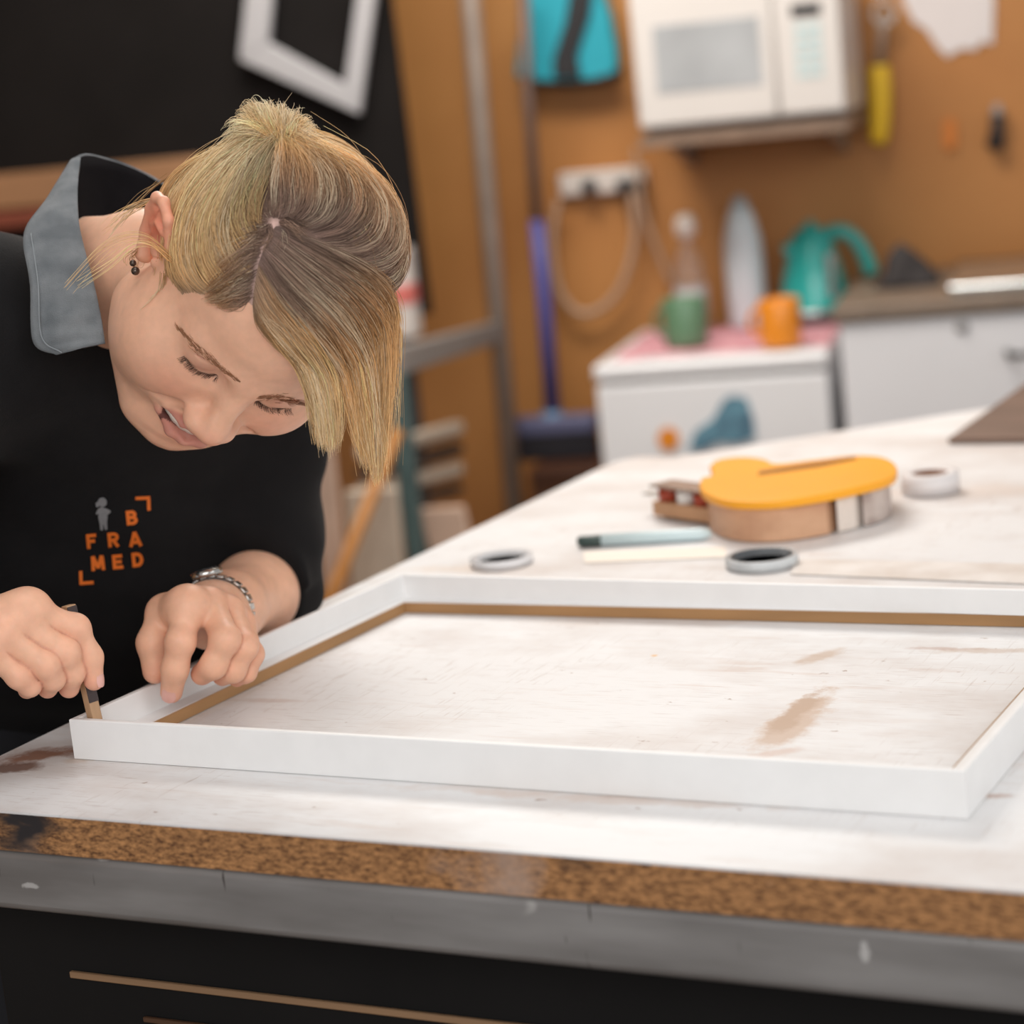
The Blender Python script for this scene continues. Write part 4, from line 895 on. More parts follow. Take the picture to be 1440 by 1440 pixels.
def attr_mat(m, rough, spec=.4, sss=0., noise=0.):
    nt = m.node_tree; b = nt.nodes['Principled BSDF']; a = nt.nodes.new('ShaderNodeAttribute'); a.attribute_name = 'tint'
    out = a.outputs['Color']
    if noise:
        tc = nt.nodes.new('ShaderNodeTexCoord'); n = nt.nodes.new('ShaderNodeTexNoise'); n.inputs['Scale'].default_value = 110; n.inputs['Detail'].default_value = 3; nt.links.new(tc.outputs['Object'], n.inputs[0])
        r = nt.nodes.new('ShaderNodeValToRGB'); r.color_ramp.elements[0].position = .3; r.color_ramp.elements[0].color = (1-noise,)*3+(1,); r.color_ramp.elements[1].position = .7
        nt.links.new(n.outputs['Fac'], r.inputs[0]); x = nt.nodes.new('ShaderNodeMixRGB'); x.blend_type = 'MULTIPLY'; x.inputs[0].default_value = 1
        nt.links.new(out, x.inputs[1]); nt.links.new(r.outputs[0], x.inputs[2]); out = x.outputs[0]
        bp = nt.nodes.new('ShaderNodeBump'); bp.inputs['Strength'].default_value = .08; bp.inputs['Distance'].default_value = .001
        n2 = nt.nodes.new('ShaderNodeTexNoise'); n2.inputs['Scale'].default_value = 900; nt.links.new(tc.outputs['Object'], n2.inputs[0]); nt.links.new(n2.outputs['Fac'], bp.inputs['Height']); nt.links.new(bp.outputs[0], b.inputs['Normal'])
    nt.links.new(out, b.inputs['Base Color']); b.inputs['Roughness'].default_value = rough; b.inputs['Specular IOR Level'].default_value = spec
    if sss:
        b.inputs['Subsurface Weight'].default_value = sss; b.inputs['Subsurface Radius'].default_value = (1, .35, .2); b.inputs['Subsurface Scale'].default_value = .004
attr_mat(M_skin, .48, .4, .25, .10)
woman = empty('person', (PEL[0], PEL[1], 0), 'woman in a black sweatshirt bending over the white frame', 'person')
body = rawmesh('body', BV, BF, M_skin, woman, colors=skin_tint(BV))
# ------------------------------------------------------------------ clothes
TL = (SHL-SHR)/np.linalg.norm(SHL-SHR)
NB = at(125, 530, 1.935)
HEM = ELL+(LW-ELL)*.20; HN = (LW-ELL)/np.linalg.norm(LW-ELL)
def sd_shirt(P):
    c = lambda *a: [np.asarray(q).astype(f4) for q in a]
    d = sd_chain(P, c(SHR, NB, SHL), [.086, .088, .072], .04)
    for s, r in ((-1, .100), (0, .115), (1, .098)):
        o = TL*.075*s
        d = smin(d, sd_chain(P, c(CH0+o, CH1+o, PEL+o*1.1), [r, r, r+.022], .04), .05)
    a = sd_chain(P, c(SHL, .5*SHL+.5*ELL, ELL), [.070, .058, .049], .02)
    st = sd_chain(P, c(ELL, ELL+(LW-ELL)*.35), [.0455, .0440])
    # loose folds around the sleeve
    q = P-ELL.astype(f4); a = a+f4(.0022)*np.sin(q[:, 2]*62+q[:, 0]*30+np.sin(q[:, 1]*40)*1.2)*np.exp(-(q[:, 2]-.05)**2/.012)
    a = smin(a, smax(st, (P-HEM.astype(f4)) @ HN.astype(f4), .005), .012)
    b = sd_chain(P, c(SHR, ELR, ELR+(RW-ELR)*.62), [.075, .056, .045], .02)
    d = smin(smin(d, a, .03), b, .03)
    d = d+f4(.004)*np.sin(P[:, 2]*38+P[:, 1]*26+2*np.sin(P[:, 0]*14))*np.sin(P[:, 1]*21-P[:, 2]*9)+f4(.0015)*np.sin(P[:, 2]*95+P[:, 0]*60)
    # stays clear of the bench, the frame and the rail
    d = smax(d, -np.maximum(-(P[:, 0]+f4(.084)), P[:, 2]-f4(TZ+.006)), .02)
    d = smax(d, -np.maximum(-(P[:, 0]+f4(.012)), P[:, 2]-f4(TZ+.040)), .01)
    return smax(d, f4(PEL[2]-.06)-P[:, 2], .01)
sb = bounds([SHR, SHL, NB, CH0, CH1, PEL, ELL, ELR, RW], .15)
SV, SF = mesh_sdf([(sd_shirt, *sb)], 0, .0032)
def cloth_material(name, col, rough=.85, wscale=900, bump=.25, spec=.25, sheen=.15, c2=None):
    m = mat(name, col, rough, vary=.15, scale=40, bump=bump, bscale=wscale, spec=spec, col2=c2)
    m.node_tree.nodes['Principled BSDF'].inputs['Sheen Weight'].default_value = sheen
    return m
M_sweat = cloth_material('black_jersey', srgb(25, 24, 25), .9, 700, .3, .15, .04)
shirt = rawmesh('sweatshirt', SV, SF, M_sweat, woman)
shirt['label'] = 'black sweatshirt with small printed chest emblem'
SBVH = BVHTree.FromPolygons([tuple(v) for v in SV], [tuple(f) for f in SF])
def onshirt(px, py, off=.0012):
    d = ray(px, py); dn = Vector(tuple(d/np.linalg.norm(d))); h = SBVH.ray_cast(Vector(tuple(CAM)), dn)
    return np.array(h[0])-np.array(dn)*off if h[0] is not None else at(px, py, 1.95)
def sd_trousers(P):
    d = None
    for i in (0, 1):
        e = sd_chain(P, [HIP[i].astype(f4), KNEE[i].astype(f4), (FOOT[i]+np.array([0, 0, .03])).astype(f4)], [.105, .078, .066], .03); d = e if d is None else smin(d, e, .03)
    d = smin(d, sd_cap(P, PEL+np.array([0, -.04, .02]), PEL+np.array([0, .04, .02]), .115, .115), .05)
    d = smax(d, P[:, 0]+f4(.090), .01)
    return smax(d, f4(.045)-P[:, 2], .006)
tv = mesh_sdf([(sd_trousers, *bounds([PEL]+HIP+KNEE+FOOT, .13))], 0, .006)
rawmesh('trousers', *tv, cloth_material('charcoal_denim', srgb(34, 34, 38), .85), woman)
def sd_shoe(P, i):
    a = FOOT[i]; d = sd_chain(P, [(a+np.array([-.05, 0, -.02])).astype(f4), (a+np.array([.06, .0, -.025])).astype(f4), (a+np.array([.10, .0, -.03])).astype(f4)], [.040, .040, .030], .02)
    return smax(d, f4(.001)-P[:, 2], .004)
for i in (0, 1):
    rawmesh('shoe', *mesh_sdf([(lambda P: sd_shoe(P, i), *bounds([FOOT[i]], .15))], 0, .005), M_dark, woman)
# grey collar folded out over the sweatshirt
M_chambray = cloth_material('grey_chambray', srgb(132, 136, 139), .95, 1500, .5, .08, .1, c2=srgb(106, 111, 115))
M_lining = cloth_material('dark_lining', srgb(22, 20, 22), .95, spec=.08, sheen=0)
def ribbon(name, A, B_, mt, n=26, k=8, th=.0016, bulge=.0, parent=None, wav=0.):
    a, b = spline(A, n), spline(B_, n); V = []
    for i in range(n):
        for j in range(k+1):
            t = j/k; p = a[i]*(1-t)+b[i]*t
            p = p-FW*(bulge*math.sin(math.pi*t)+wav*(math.sin(i*.55+4*t)+.7*math.sin(i*1.3-7*t+1))*math.sin(math.pi*t)**.5); V.append(p)
    Fq = [(i*(k+1)+j, (i+1)*(k+1)+j, (i+1)*(k+1)+j+1, i*(k+1)+j+1) for i in range(n-1) for j in range(k)]
    o = rawmesh(name, V, Fq, mt, parent); md = o.modifiers.new('s', 'SOLIDIFY'); md.thickness = th; md.offset = 0
    return o
flapL = A3([(100, 226, 1.845), (66, 280, 1.80), (34, 330, 1.765), (43, 400, 1.742), (47, 480, 1.738), (79, 499, 1.735)])
flapR = A3([(113, 222, 1.845), (109, 270, 1.80), (113, 325, 1.760), (130, 390, 1.738), (141, 440, 1.730), (148, 483, 1.728)])
col_ = ribbon('shirt_collar', flapL, flapR, M_chambray, 44, 16, .002, .0035, woman, .0011); col_['label'] = 'grey shirt collar turned out at the neck'
topc = A3([(101, 226, 1.848), (121, 218, 1.872), (150, 224, 1.90), (178, 233, 1.92), (209, 247, 1.93), (245, 268, 1.91)])
botc = A3([(108, 335, 1.815), (130, 332, 1.85), (158, 326, 1.885), (190, 318, 1.90), (218, 312, 1.90), (248, 306, 1.89)])
ribbon('collar_lining', topc, botc, M_lining, 26, 6, .002, -.004, woman)
m = MB(); m.tube(spline(topc, 26), .0013, 6); m.build('collar_edge', M_chambray, woman)
# stitching line along the collar
m = MB(); m.tube([p-FW*.0042 for p in spline([a*.86+b*.14 for a, b in zip(flapL[2:], flapR[2:])], 24)], .0006, 5); m.build('stitching', mat('pale_thread', srgb(140, 146, 150), .8, vary=.1), col_)
# ------------------------------------------------------------------ printed emblem and letters on the chest
M_print = mat('orange_print', srgb(226, 112, 34), .7, vary=.06, scale=300); M_gprint = mat('grey_print', srgb(122, 122, 124), .7, vary=.1, scale=300)
def stroke_mesh(name, strokes, wd, mt, parent=shirt):
    V, Fq = [], []
    for st in strokes:
        st = np.array(st, float); seg = np.linalg.norm(np.diff(st, axis=0), axis=1)
        pts = [st[0]]
        for i in range(len(seg)):
            n = max(1, int(seg[i]/2.0)); pts += [st[i]+(st[i+1]-st[i])*(k+1)/n for k in range(n)]
        pts = np.array(pts); t = np.gradient(pts, axis=0); t /= np.linalg.norm(t, axis=1)[:, None]+1e-9
        closed = np.linalg.norm(st[0]-st[-1]) < .01
        if not closed: pts[0] -= t[0]*wd/2*0; pts[-1] += t[-1]*0
        nn = np.stack([-t[:, 1], t[:, 0]], 1); b = len(V)
        for p, q in zip(pts, nn):
            for o_ in (-.5, 0, .5): V.append(onshirt(*(p+q*wd*o_)))
        for i in range(len(pts)-1):
            for j in (0, 1): Fq.append((b+i*3+j, b+i*3+j+1, b+(i+1)*3+j+1, b+(i+1)*3+j))
    o = rawmesh(name, V, Fq, mt, parent); return o
def arcp(cx, cy, rx, ry, a0, a1, n=9): return [(cx+rx*math.cos(a), cy+ry*math.sin(a)) for a in np.linspace(math.radians(a0), math.radians(a1), n)]
h_ = .12
GLY = {'F': [[(h_, 0), (h_, 1)], [(0, 1-h_), (.72, 1-h_)], [(h_, .5), (.62, .5)]],
       'R': [[(h_, 0), (h_, 1)], [(0, 1-h_)]+[(.42, 1-h_)]+arcp(.44, .68, .24, .2, 80, -80)+[(.42, .47), (h_, .47)], [(.38, .47), (.70, 0)]],
       'A': [[(.04, 0), (.40, 1)], [(.40, 1), (.78, 0)], [(.18, .3), (.64, .3)]],
       'M': [[(.06, 0), (.10, 1)], [(.12, 1), (.42, .15)], [(.42, .15), (.74, 1)], [(.76, 1), (.80, 0)]],
       'E': [[(h_, 0), (h_, 1)], [(0, 1-h_), (.72, 1-h_)], [(h_, .5), (.66, .5)], [(0, h_), (.74, h_)]],
       'D': [[(h_, 0), (h_, 1)], [(0, 1-h_), (.3, 1-h_)]+arcp(.34, .5, .34, .38, 80, -80, 12)+[(.3, h_), (0, h_)]],
       'B': [[(h_, 0), (h_, 1)], [(0, 1-h_), (.38, 1-h_)]+arcp(.42, .70, .20, .18, 80, -80)+[(.38, .52), (h_, .52)], [(.38, .50)]+arcp(.42, .31, .26, .19, 80, -80)+[(.38, h_), (0, h_)]]}
def letter(ch, cx, cy, hgt_=20.5, wid=19.5, rot=5.5):
    ca, sa = math.cos(math.radians(rot)), math.sin(math.radians(rot)); out = []
    for st in GLY[ch]:
        q = []
        for x, y in st:
            X, Y = (x-.4)*wid, -(y-.5)*hgt_; q.append((cx+X*ca+Y*sa, cy-X*sa+Y*ca))
        out.append(q)
    stroke_mesh('printed_letter', out, 4.9, M_print)
for ch, x, y in (('B', 185.5, 728), ('F', 129.5, 761), ('R', 159.5, 759), ('A', 190, 758.5), ('M', 137, 792), ('E', 166, 790), ('D', 193.5, 787)): letter(ch, x, y)
stroke_mesh('printed_corner', [[(190.5, 701), (211, 700)], [(208.8, 699), (209.5, 718)]], 4.6, M_print)
stroke_mesh('printed_corner', [[(113.5, 803), (114, 822)], [(112, 820.5), (131.5, 819)]], 4.6, M_print)
def poly_print(name, poly, mt):
    c = np.mean(poly, 0); V = [onshirt(*c)]; P_ = spline(np.vstack([poly, poly[:1]]), 48)[:-1]
    for k in (.5, 1.): V += [onshirt(*(c+(p-c)*k)) for p in P_]
    n = len(P_); Fq = [(0, 1+i, 1+(i+1) % n, 1+(i+1) % n) for i in range(n)]
    m = MB(); m.add(V, [(0, 1+i, 1+(i+1) % n) for i in range(n)]+[(1+i, 1+n+i, 1+n+(i+1) % n, 1+(i+1) % n) for i in range(n)]); return m.build(name, mt, shirt)
g3 = lambda *L: [(x/3, y/3+640) for x, y in L]
def blob(name, items, mt):                      # flat figure: discs and tapered limbs, laid on the cloth
    m = MB()
    for (x0, y0, r0), (x1, y1, r1) in items:
        a, b = np.array([x0/3, y0/3+640]), np.array([x1/3, y1/3+640]); r0, r1 = r0/3, r1/3
        t = b-a; an = math.atan2(t[1], t[0]); P = [a+r0*np.array([math.cos(an+q), math.sin(an+q)]) for q in np.linspace(math.pi/2, 1.5*math.pi, 8)]+[b+r1*np.array([math.cos(an+q), math.sin(an+q)]) for q in np.linspace(-math.pi/2, math.pi/2, 8)]
        m.add([onshirt(*p) for p in P], [tuple(range(16))])
    return m.build(name, mt, shirt)
blob('printed_figure', [((431, 198, 19), (432, 200, 19)), ((412, 206, 9), (410, 216, 5)), ((430, 232, 13), (434, 262, 20)), ((420, 232, 8), (409, 246, 5)), ((444, 232, 8), (461, 238, 6)), ((461, 238, 6), (446, 252, 5)), ((427, 280, 8), (429, 312, 6)), ((443, 280, 8), (447, 310, 6)), ((434, 262, 19), (435, 278, 17))], M_gprint)
# ------------------------------------------------------------------ face details
BBVH = BVHTree.FromPolygons([tuple(v) for v in BV[::1]], [tuple(f) for f in BF]) if False else None
def faceproj(x, z):                      # front surface of the face at head-local (x, z)
    y = np.linspace(.115, .03, 171, dtype=f4); P = hl(np.stack([np.full(171, x), y, np.full(171, z)], 1)).astype(f4)
    d = sd_head(P); i = int(np.argmax(d < .0004)); return np.array([x, float(y[i]), z])
def strands(name, paths, r0, r1, cols, mt, parent, n=3):
    """paths (k, m, 3) world points -> thin three-sided hairs in one mesh"""
    P = np.asarray(paths, float); k, m = P.shape[:2]
    T = np.gradient(P, axis=1); T /= np.linalg.norm(T, axis=2, keepdims=True)+1e-12
    ref = RNG.normal(size=(k, 1, 3)); N = np.cross(T, ref); N /= np.linalg.norm(N, axis=2, keepdims=True)+1e-12; Bn = np.cross(T, N)
    rad = (np.linspace(0, 1, m)**1.5)[None, :, None]*(np.asarray(r1)-np.asarray(r0))+np.asarray(r0); rad = np.broadcast_to(rad, (k, m, 1))
    V = np.stack([P+rad*(N*math.cos(2*math.pi*a/n)+Bn*math.sin(2*math.pi*a/n)) for a in range(n)], 2).reshape(-1, 3)
    i = np.arange(k)[:, None, None]*m*n+np.arange(m-1)[None, :, None]*n; a = np.arange(n)[None, None]; b = (a+1) % n
    Fq = np.stack([i+a, i+b, i+n+b, i+n+a], -1).reshape(-1, 4)
    C_ = np.broadcast_to(np.asarray(cols, float)[:, :, None, :], (k, m, n, 3)).reshape(-1, 3)
    return rawmesh(name, V, Fq, mt, parent, colors=C_)
M_hair = bpy.data.materials.new('blonde_hair'); M_hair.use_nodes = True; attr_mat(M_hair, .45, .2)
def lin(*c): return np.array(srgb(*c)[:3])
fm_ = np.flatnonzero((np.abs(lh(BV)).max(1) < .13) & (lh(BV)[:, 1] > .03)); fmap = np.full(len(BV), -1); fmap[fm_] = np.arange(len(fm_)); ff_ = fmap[BF]; ff_ = ff_[(ff_ >= 0).all(1)]
FBVH = BVHTree.FromPolygons([tuple(v) for v in BV[fm_]], [tuple(int(i) for i in f) for f in ff_])
def onface(px, py, off=0.):
    d = ray(px, py); dn = Vector(tuple(d/np.linalg.norm(d))); h = FBVH.ray_cast(Vector(tuple(CAM)), dn)
    return (np.array(h[0])+np.array(h[1])*off) if h[0] is not None else None
BROW = {-1: [(251, 462), (270, 481), (291, 500), (313, 519), (341, 540)], 1: [(433, 571), (410, 564), (385, 559), (358, 560)]}   # tail to head
for s in (-1, 1):
    ps, cs = [], []; bl_ = spline(BROW[s], 80)
    for i in range(230):
        t = RNG.random(); k = int(t*78); dv = bl_[k]-bl_[k+1]; dv /= np.linalg.norm(dv); nv_ = np.array([dv[1], -dv[0]]); nv_ = nv_ if nv_[1] < 0 else -nv_
        wd = 1.0+3.0*math.sin(math.pi*min(1, .12+t*.9))*t**.4
        q = bl_[k]+nv_*RNG.normal()*wd*.8; ln = 6+5*RNG.random()
        pts = [onface(*(q+dv*ln*f+nv_*f*(1.5+RNG.random())), off) for f, off in ((0, -.0002), (.5, .0007), (1, .0005))]
        if any(p is None for p in pts): continue
        ps.append(spline(pts, 5)); cs.append(np.tile(lin(160, 112, 82)*(.75+.5*RNG.random()), (5, 1)))
    strands('eyebrow', ps, .00018, .00008, cs, M_hair, woman)
    ps, cs = [], []; L_ = spline(LASH(s), 60)+(EYE_OFF if s < 0 else 0)
    for i in range(80):
        t = .05+.92*i/79+RNG.normal()*.006; p = L_[int(np.clip(t, 0, 1)*59)]; p = faceproj(p[0], p[2]-.0006)
        out = np.array([s*(.0008+.0034*t)+RNG.normal()*.0006, (.0036-.0008*t)*(.7+.5*RNG.random()), -.0026+RNG.normal()*.0007])
        ps.append(spline(hl(np.array([p, p+out*.55+np.array([0, 0, -.0010]), p+out+np.array([0, 0, .0003])])), 6)); cs.append(np.tile(lin(70, 48, 38), (6, 1)))
    strands('eyelashes', ps, .00016, .00006, cs, M_hair, woman)
V = []; xs_ = np.linspace(-.0285, .0285, 45)
for x in xs_:
    y = .0866-13*x*x; e = abs(math.sin(x/.0041*math.pi*.5+math.pi/2)); 
    for z, o in ((-.0630+6*x*x, 0), (-.0690+9*x*x, .0008), (-.0726-.0005*e+10*x*x, .0007), (-.0730+10*x*x, -.0035)): V.append(hl((x, y+o-.0006*(1-e**.3), z)))
rawmesh('teeth', V, [(i*4+j, (i+1)*4+j, (i+1)*4+j+1, i*4+j+1) for i in range(44) for j in range(3)], mat('tooth_white', srgb(240, 230, 218), .25, vary=.03), woman)
# earring
ld = float((hl((-.082, -.010, -.028))-CAM)@FW)-.0085
er = MB()
for px, py, r in ((187, 370, .0026), (190.5, 381, .0033)):
    c = at(px, py, ld); er.lathe(c-FW*0-np.array([0, 0, r]), [(r*math.sin(a), r-r*math.cos(a)) for a in np.linspace(.02, math.pi-.02, 9)], 14)
eo = er.build('earring', mat('dark_gem', srgb(96, 84, 76), .2, .7, vary=.2, scale=300), woman); eo['label'] = 'dark double stud earring'
# fingernails
M_nail = mat('nail', srgb(232, 178, 166), .25, vary=.03, coat=.4)
def nail(H, k, side, wd, ln, parent=body):
    pts, rs = H[k]; a, b = pts[2], pts[3]; t = (b-a)/np.linalg.norm(b-a); n = side-t*(side@t); n /= np.linalg.norm(n); w_ = np.cross(t, n); c = b-t*.001; r = rs[3]*(.97 if H is RH else 1.03)-.0003
    V = []
    for i in range(9):
        for j in range(9):
            u, v = -1+i/4, -1+j/4
            if abs(u)+abs(v) > 0: k_ = max(abs(u), abs(v))/math.hypot(u, v); k_ = k_*.6+.4; u, v = u*k_, v*k_
            x = wd*u; V.append(c+t*(ln*v)+w_*x+n*(math.sqrt(max(1e-9, (r+.0006)**2-x*x))-.0010*(max(v, 0)**2)))
    rawmesh('fingernail', V, [(i*9+j, (i+1)*9+j, (i+1)*9+j+1, i*9+j+1) for i in range(8) for j in range(8)], M_nail, parent)
nail(LH, 'index', -FW+.25*UP, .0058, .0062)
nail(RH, 'index', RT-.35*FW, .0055, .0060)
# ------------------------------------------------------------------ wristwatch
ax_ = (LE-LW)/np.linalg.norm(LE-LW); wc = LW+(ELL-LW)*.045; u_ = np.cross(ax_, [0, 0, 1]); u_ /= np.linalg.norm(u_); v_ = np.cross(u_, ax_)
M_silver = mat('polished_silver', srgb(196, 194, 190), .2, .95, vary=.25, scale=200)
def wring(a, r): return wc+(u_*math.cos(a)+v_*math.sin(a))*r
m = MB(); nl = 26; V = []
for i in range(nl):
    a = 2*math.pi*i/nl; V += [wring(a, .0272)-ax_*.005, wring(a, .0272)+ax_*.005, wring(a, .0290)+ax_*.005, wring(a, .0290)-ax_*.005]
m.add(V, [(i*4+j, ((i+1) % nl)*4+j, ((i+1) % nl)*4+(j+1) % 4, i*4+(j+1) % 4) for i in range(nl) for j in range(4)])
watch = m.build('wristwatch', mat('dark_steel', srgb(96, 92, 88), .3, .9, vary=.2, scale=200), woman); watch['label'] = 'silver link wristwatch'
for i in range(nl):
    a = 2*math.pi*(i+.5)/nl; h2 = math.pi/nl*.78; m = MB()
    P8 = [wring(a-h2, .0288)-ax_*.0058, wring(a+h2, .0288)-ax_*.0058, wring(a+h2, .0288)+ax_*.0058, wring(a-h2, .0288)+ax_*.0058, wring(a-h2, .0312)-ax_*.0058, wring(a+h2, .0312)-ax_*.0058, wring(a+h2, .0312)+ax_*.0058, wring(a-h2, .0312)+ax_*.0058]
    m.hexa(P8, .0008, 2); m.build('link', M_silver, watch)
cdir = math.radians(100); c0 = wring(cdir, .0300); rd_ = (wring(cdir, 1)-wc)
m = MB(); m.lathe(c0, [(.0125, 0), (.0135, .0015), (.0130, .0050), (.0115, .0062)], 28, axis=rd_); cs_ = m.build('watch_case', M_silver, watch)
m = MB(); m.lathe(c0+rd_*.0062, [(.0112, 0), (.0110, .0006)], 28, axis=rd_); m.build('dial', mat('dark_dial', srgb(40, 40, 44), .1, vary=.1), cs_)
# ------------------------------------------------------------------ wooden stick in her right hand
p0 = STICK0; d0 = float((p0-CAM)@FW); p1 = at(96, 851, d0-.012)
t = (p1-p0)/np.linalg.norm(p1-p0); sx_ = RT*math.cos(.75)-FW*math.sin(.75)*-1; sx_ = sx_-t*(sx_@t); sx_ /= np.linalg.norm(sx_); sy_ = np.cross(t, sx_)
if sy_@FW > 0: sy_ = -sy_
st_ = empty('wooden_stick', p0, 'short square wooden stick with one dark side held upright in her right hand', 'stick')
hw_ = .0042; L_ = np.linalg.norm(p1-p0)
def sq(c, h): return [c+sx_*a*h+sy_*b*h for a, b in ((-1, -1), (1, -1), (1, 1), (-1, 1))]
MB().hexa(sq(p0, hw_)+sq(p1, hw_), .0008, 2).build('shaft', mat('stick_wood', srgb(198, 160, 124), .65, vary=.25, scale=60, stretch=(1, 1, .2)), st_)
# the dark face is the one turned to the right
fdir = max((sx_, -sx_, sy_, -sy_), key=lambda v: v@RT-.6*(v@FW)); odir = np.cross(t, fdir)
a, b = p0+t*.031, p1-t*.001
m = MB(); m.hexa([q+fdir*o+odir*w_*hw_*.98 for q in (a, b) for o, w_ in ((hw_*.9, -1), (hw_*.9, 1), (hw_+.0004, 1), (hw_+.0004, -1))]); m.build('dark_side', mat('dark_stain', srgb(72, 62, 62), .7, vary=.3, scale=90), st_)
# ------------------------------------------------------------------ hair
HC, HRAD = np.array([0, -.014, .028]), np.array([.0845, .1045, .0975])
def scalp(px, py, lift=1.0):
    """place on the hair volume (an ellipsoid around the skull) seen at a pixel"""
    o = (lh(CAM)-HC)/(HRAD*lift); d = (ray(px, py) @ HW)/HS/(HRAD*lift)
    a, b, c = d@d, o@d, o@o-1; disc = b*b-a*c
    t = (-b-math.sqrt(disc))/a if disc > 0 else -b/a
    return t                                        # depth along the view axis
Z1 = lambda q: (q[0]*.44444, q[1]*.44444+100)
def guide(pts, free=0, n=22, lift=1.0, away=.004, l0=None):
    G = []; last = None; N = len(pts)
    for i, q in enumerate(pts):
        px, py = Z1(q); lf = lift if l0 is None else l0+(lift-l0)*min(1, i/2.)
        if i >= N-free and last is not None: d = last+away*(i-(N-free)+1)
        else: d = scalp(px, py, lf); last = d
        G.append((px, py, d))
    S = spline(G, n)
    return np.array([at(*s_) for s_ in S])
def sheet(guides, count, clump=.5, spread=.0016, jit=.002, curl=0., lenv=.15, fly=.0):
    """hairs interpolated between neighbouring guides, gathered into locks"""
    G = np.array(guides); g, n = len(G), G.shape[1]; t = np.linspace(0, 1, n)
    nl = max(4, count//14); lc = RNG.random(nl)*(g-1); out, s_all, lock = [], [], []
    lo = RNG.normal(size=(nl, 3))*spread*1.2; hoff = RNG.random(nl)
    ctr = HO+HW@HC*HS
    for k in range(count):
        li = RNG.integers(nl); s = np.clip(lc[li]+RNG.normal()*.10*(1-clump)*g**.5+RNG.normal()*.12, 0, g-1.001)
        i = int(s); f = s-i; P = G[i]*(1-f)+G[i+1]*f
        L_ = 1-lenv*RNG.random()
        if lenv: idx = np.linspace(0, (n-1)*L_, n); j = np.minimum(idx.astype(int), n-2); ff = (idx-j)[:, None]; P = P[j]*(1-ff)+P[j+1]*ff
        env = np.sin(np.pi*np.clip(t*1.0, 0, 1))[:, None]*.6+t[:, None]*.6
        off = lo[li]*env+RNG.normal(size=3)*spread*env*(1-clump*.5)
        ph = RNG.random(3)*6.28; wob = np.stack([np.sin(t*(5+3*RNG.random())+ph[a]) for a in range(3)], 1)*jit*env
        rad = P-ctr; rad /= np.linalg.norm(rad, axis=1)[:, None]
        P = P+off+wob+rad*((hoff[li]-.6)*.0032+RNG.normal()*.0006)*env
        if fly and RNG.random() < .06: P = P+rad*fly*(t**1.5)[:, None]*RNG.random()+RNG.normal(size=3)*fly*.6*(t**2)[:, None]
        out.append(P); s_all.append(s/(g-1)); lock.append(li)
    return np.array(out), np.array(s_all), np.array(lock)
ROOT, ASH, GOLD, BLOND, PALE = lin(110, 88, 80), lin(150, 122, 102), lin(210, 156, 100), lin(242, 202, 148), lin(252, 234, 202)
def tint(paths, lock, stops, light=.3, var=.22):
    """stops: list of (t, colour); some locks are lightened"""
    k, n = paths.shape[:2]; t = np.linspace(0, 1, n); ts = [s_[0] for s_ in stops]
    base = np.stack([np.interp(t, ts, [s_[1][c] for s_ in stops]) for c in range(3)], 1)
    nl = lock.max()+1; lw = (RNG.random(nl) < light)*RNG.random(nl); sh = 1+RNG.normal(size=nl)*var
    C_ = base[None]*sh[lock][:, None, None]*(1+RNG.normal(size=k)*.10)[:, None, None]
    w_ = (lw[lock][:, None]*np.clip(t*2.2, 0, 1)[None])[..., None]*.75
    return np.clip(C_*(1-w_)+PALE*w_, .005, .95)
HS_ = []
A_ = [[(520, 470), (505, 400), (560, 320), (655, 268), (765, 230), (850, 212)],
      [(535, 525), (528, 450), (552, 380), (630, 297), (745, 240), (852, 213)],
      [(500, 690), (512, 610), (532, 520), (560, 425), (625, 330), (725, 255), (853, 214)],
      [(580, 712), (548, 640), (548, 540), (588, 425), (650, 330), (745, 258), (857, 215)],
      [(660, 720), (600, 650), (580, 560), (608, 440), (680, 340), (765, 262), (862, 215)],
      [(750, 735), (665, 670), (628, 580), (640, 460), (700, 350), (778, 268), (866, 216)],
      [(800, 738), (725, 665), (678, 575), (680, 470), (730, 360), (792, 274), (870, 217)],
      [(806, 650), (752, 605), (718, 540), (720, 460), (762, 370), (808, 284), (876, 217)],
      [(812, 560), (782, 525), (762, 480), (770, 420), (802, 350), (834, 290), (882, 218)],
      [(838, 490), (818, 455), (816, 400), (832, 340), (853, 282), (886, 218)]]
g = [guide(a, lift=.985, l0=.94) for a in A_]
P_, s_, l_ = sheet(g, 2400, .5, .0017, .0016, lenv=.0, fly=.010); HS_.append((P_, tint(P_, l_, [(0, ASH), (.18, GOLD*.55+BLOND*.45), (.5, BLOND), (.8, BLOND*.6+PALE*.4), (1, BLOND)], .42)*(1-.42*np.clip((s_-.62)/.3, 0, 1)[:, None, None])))
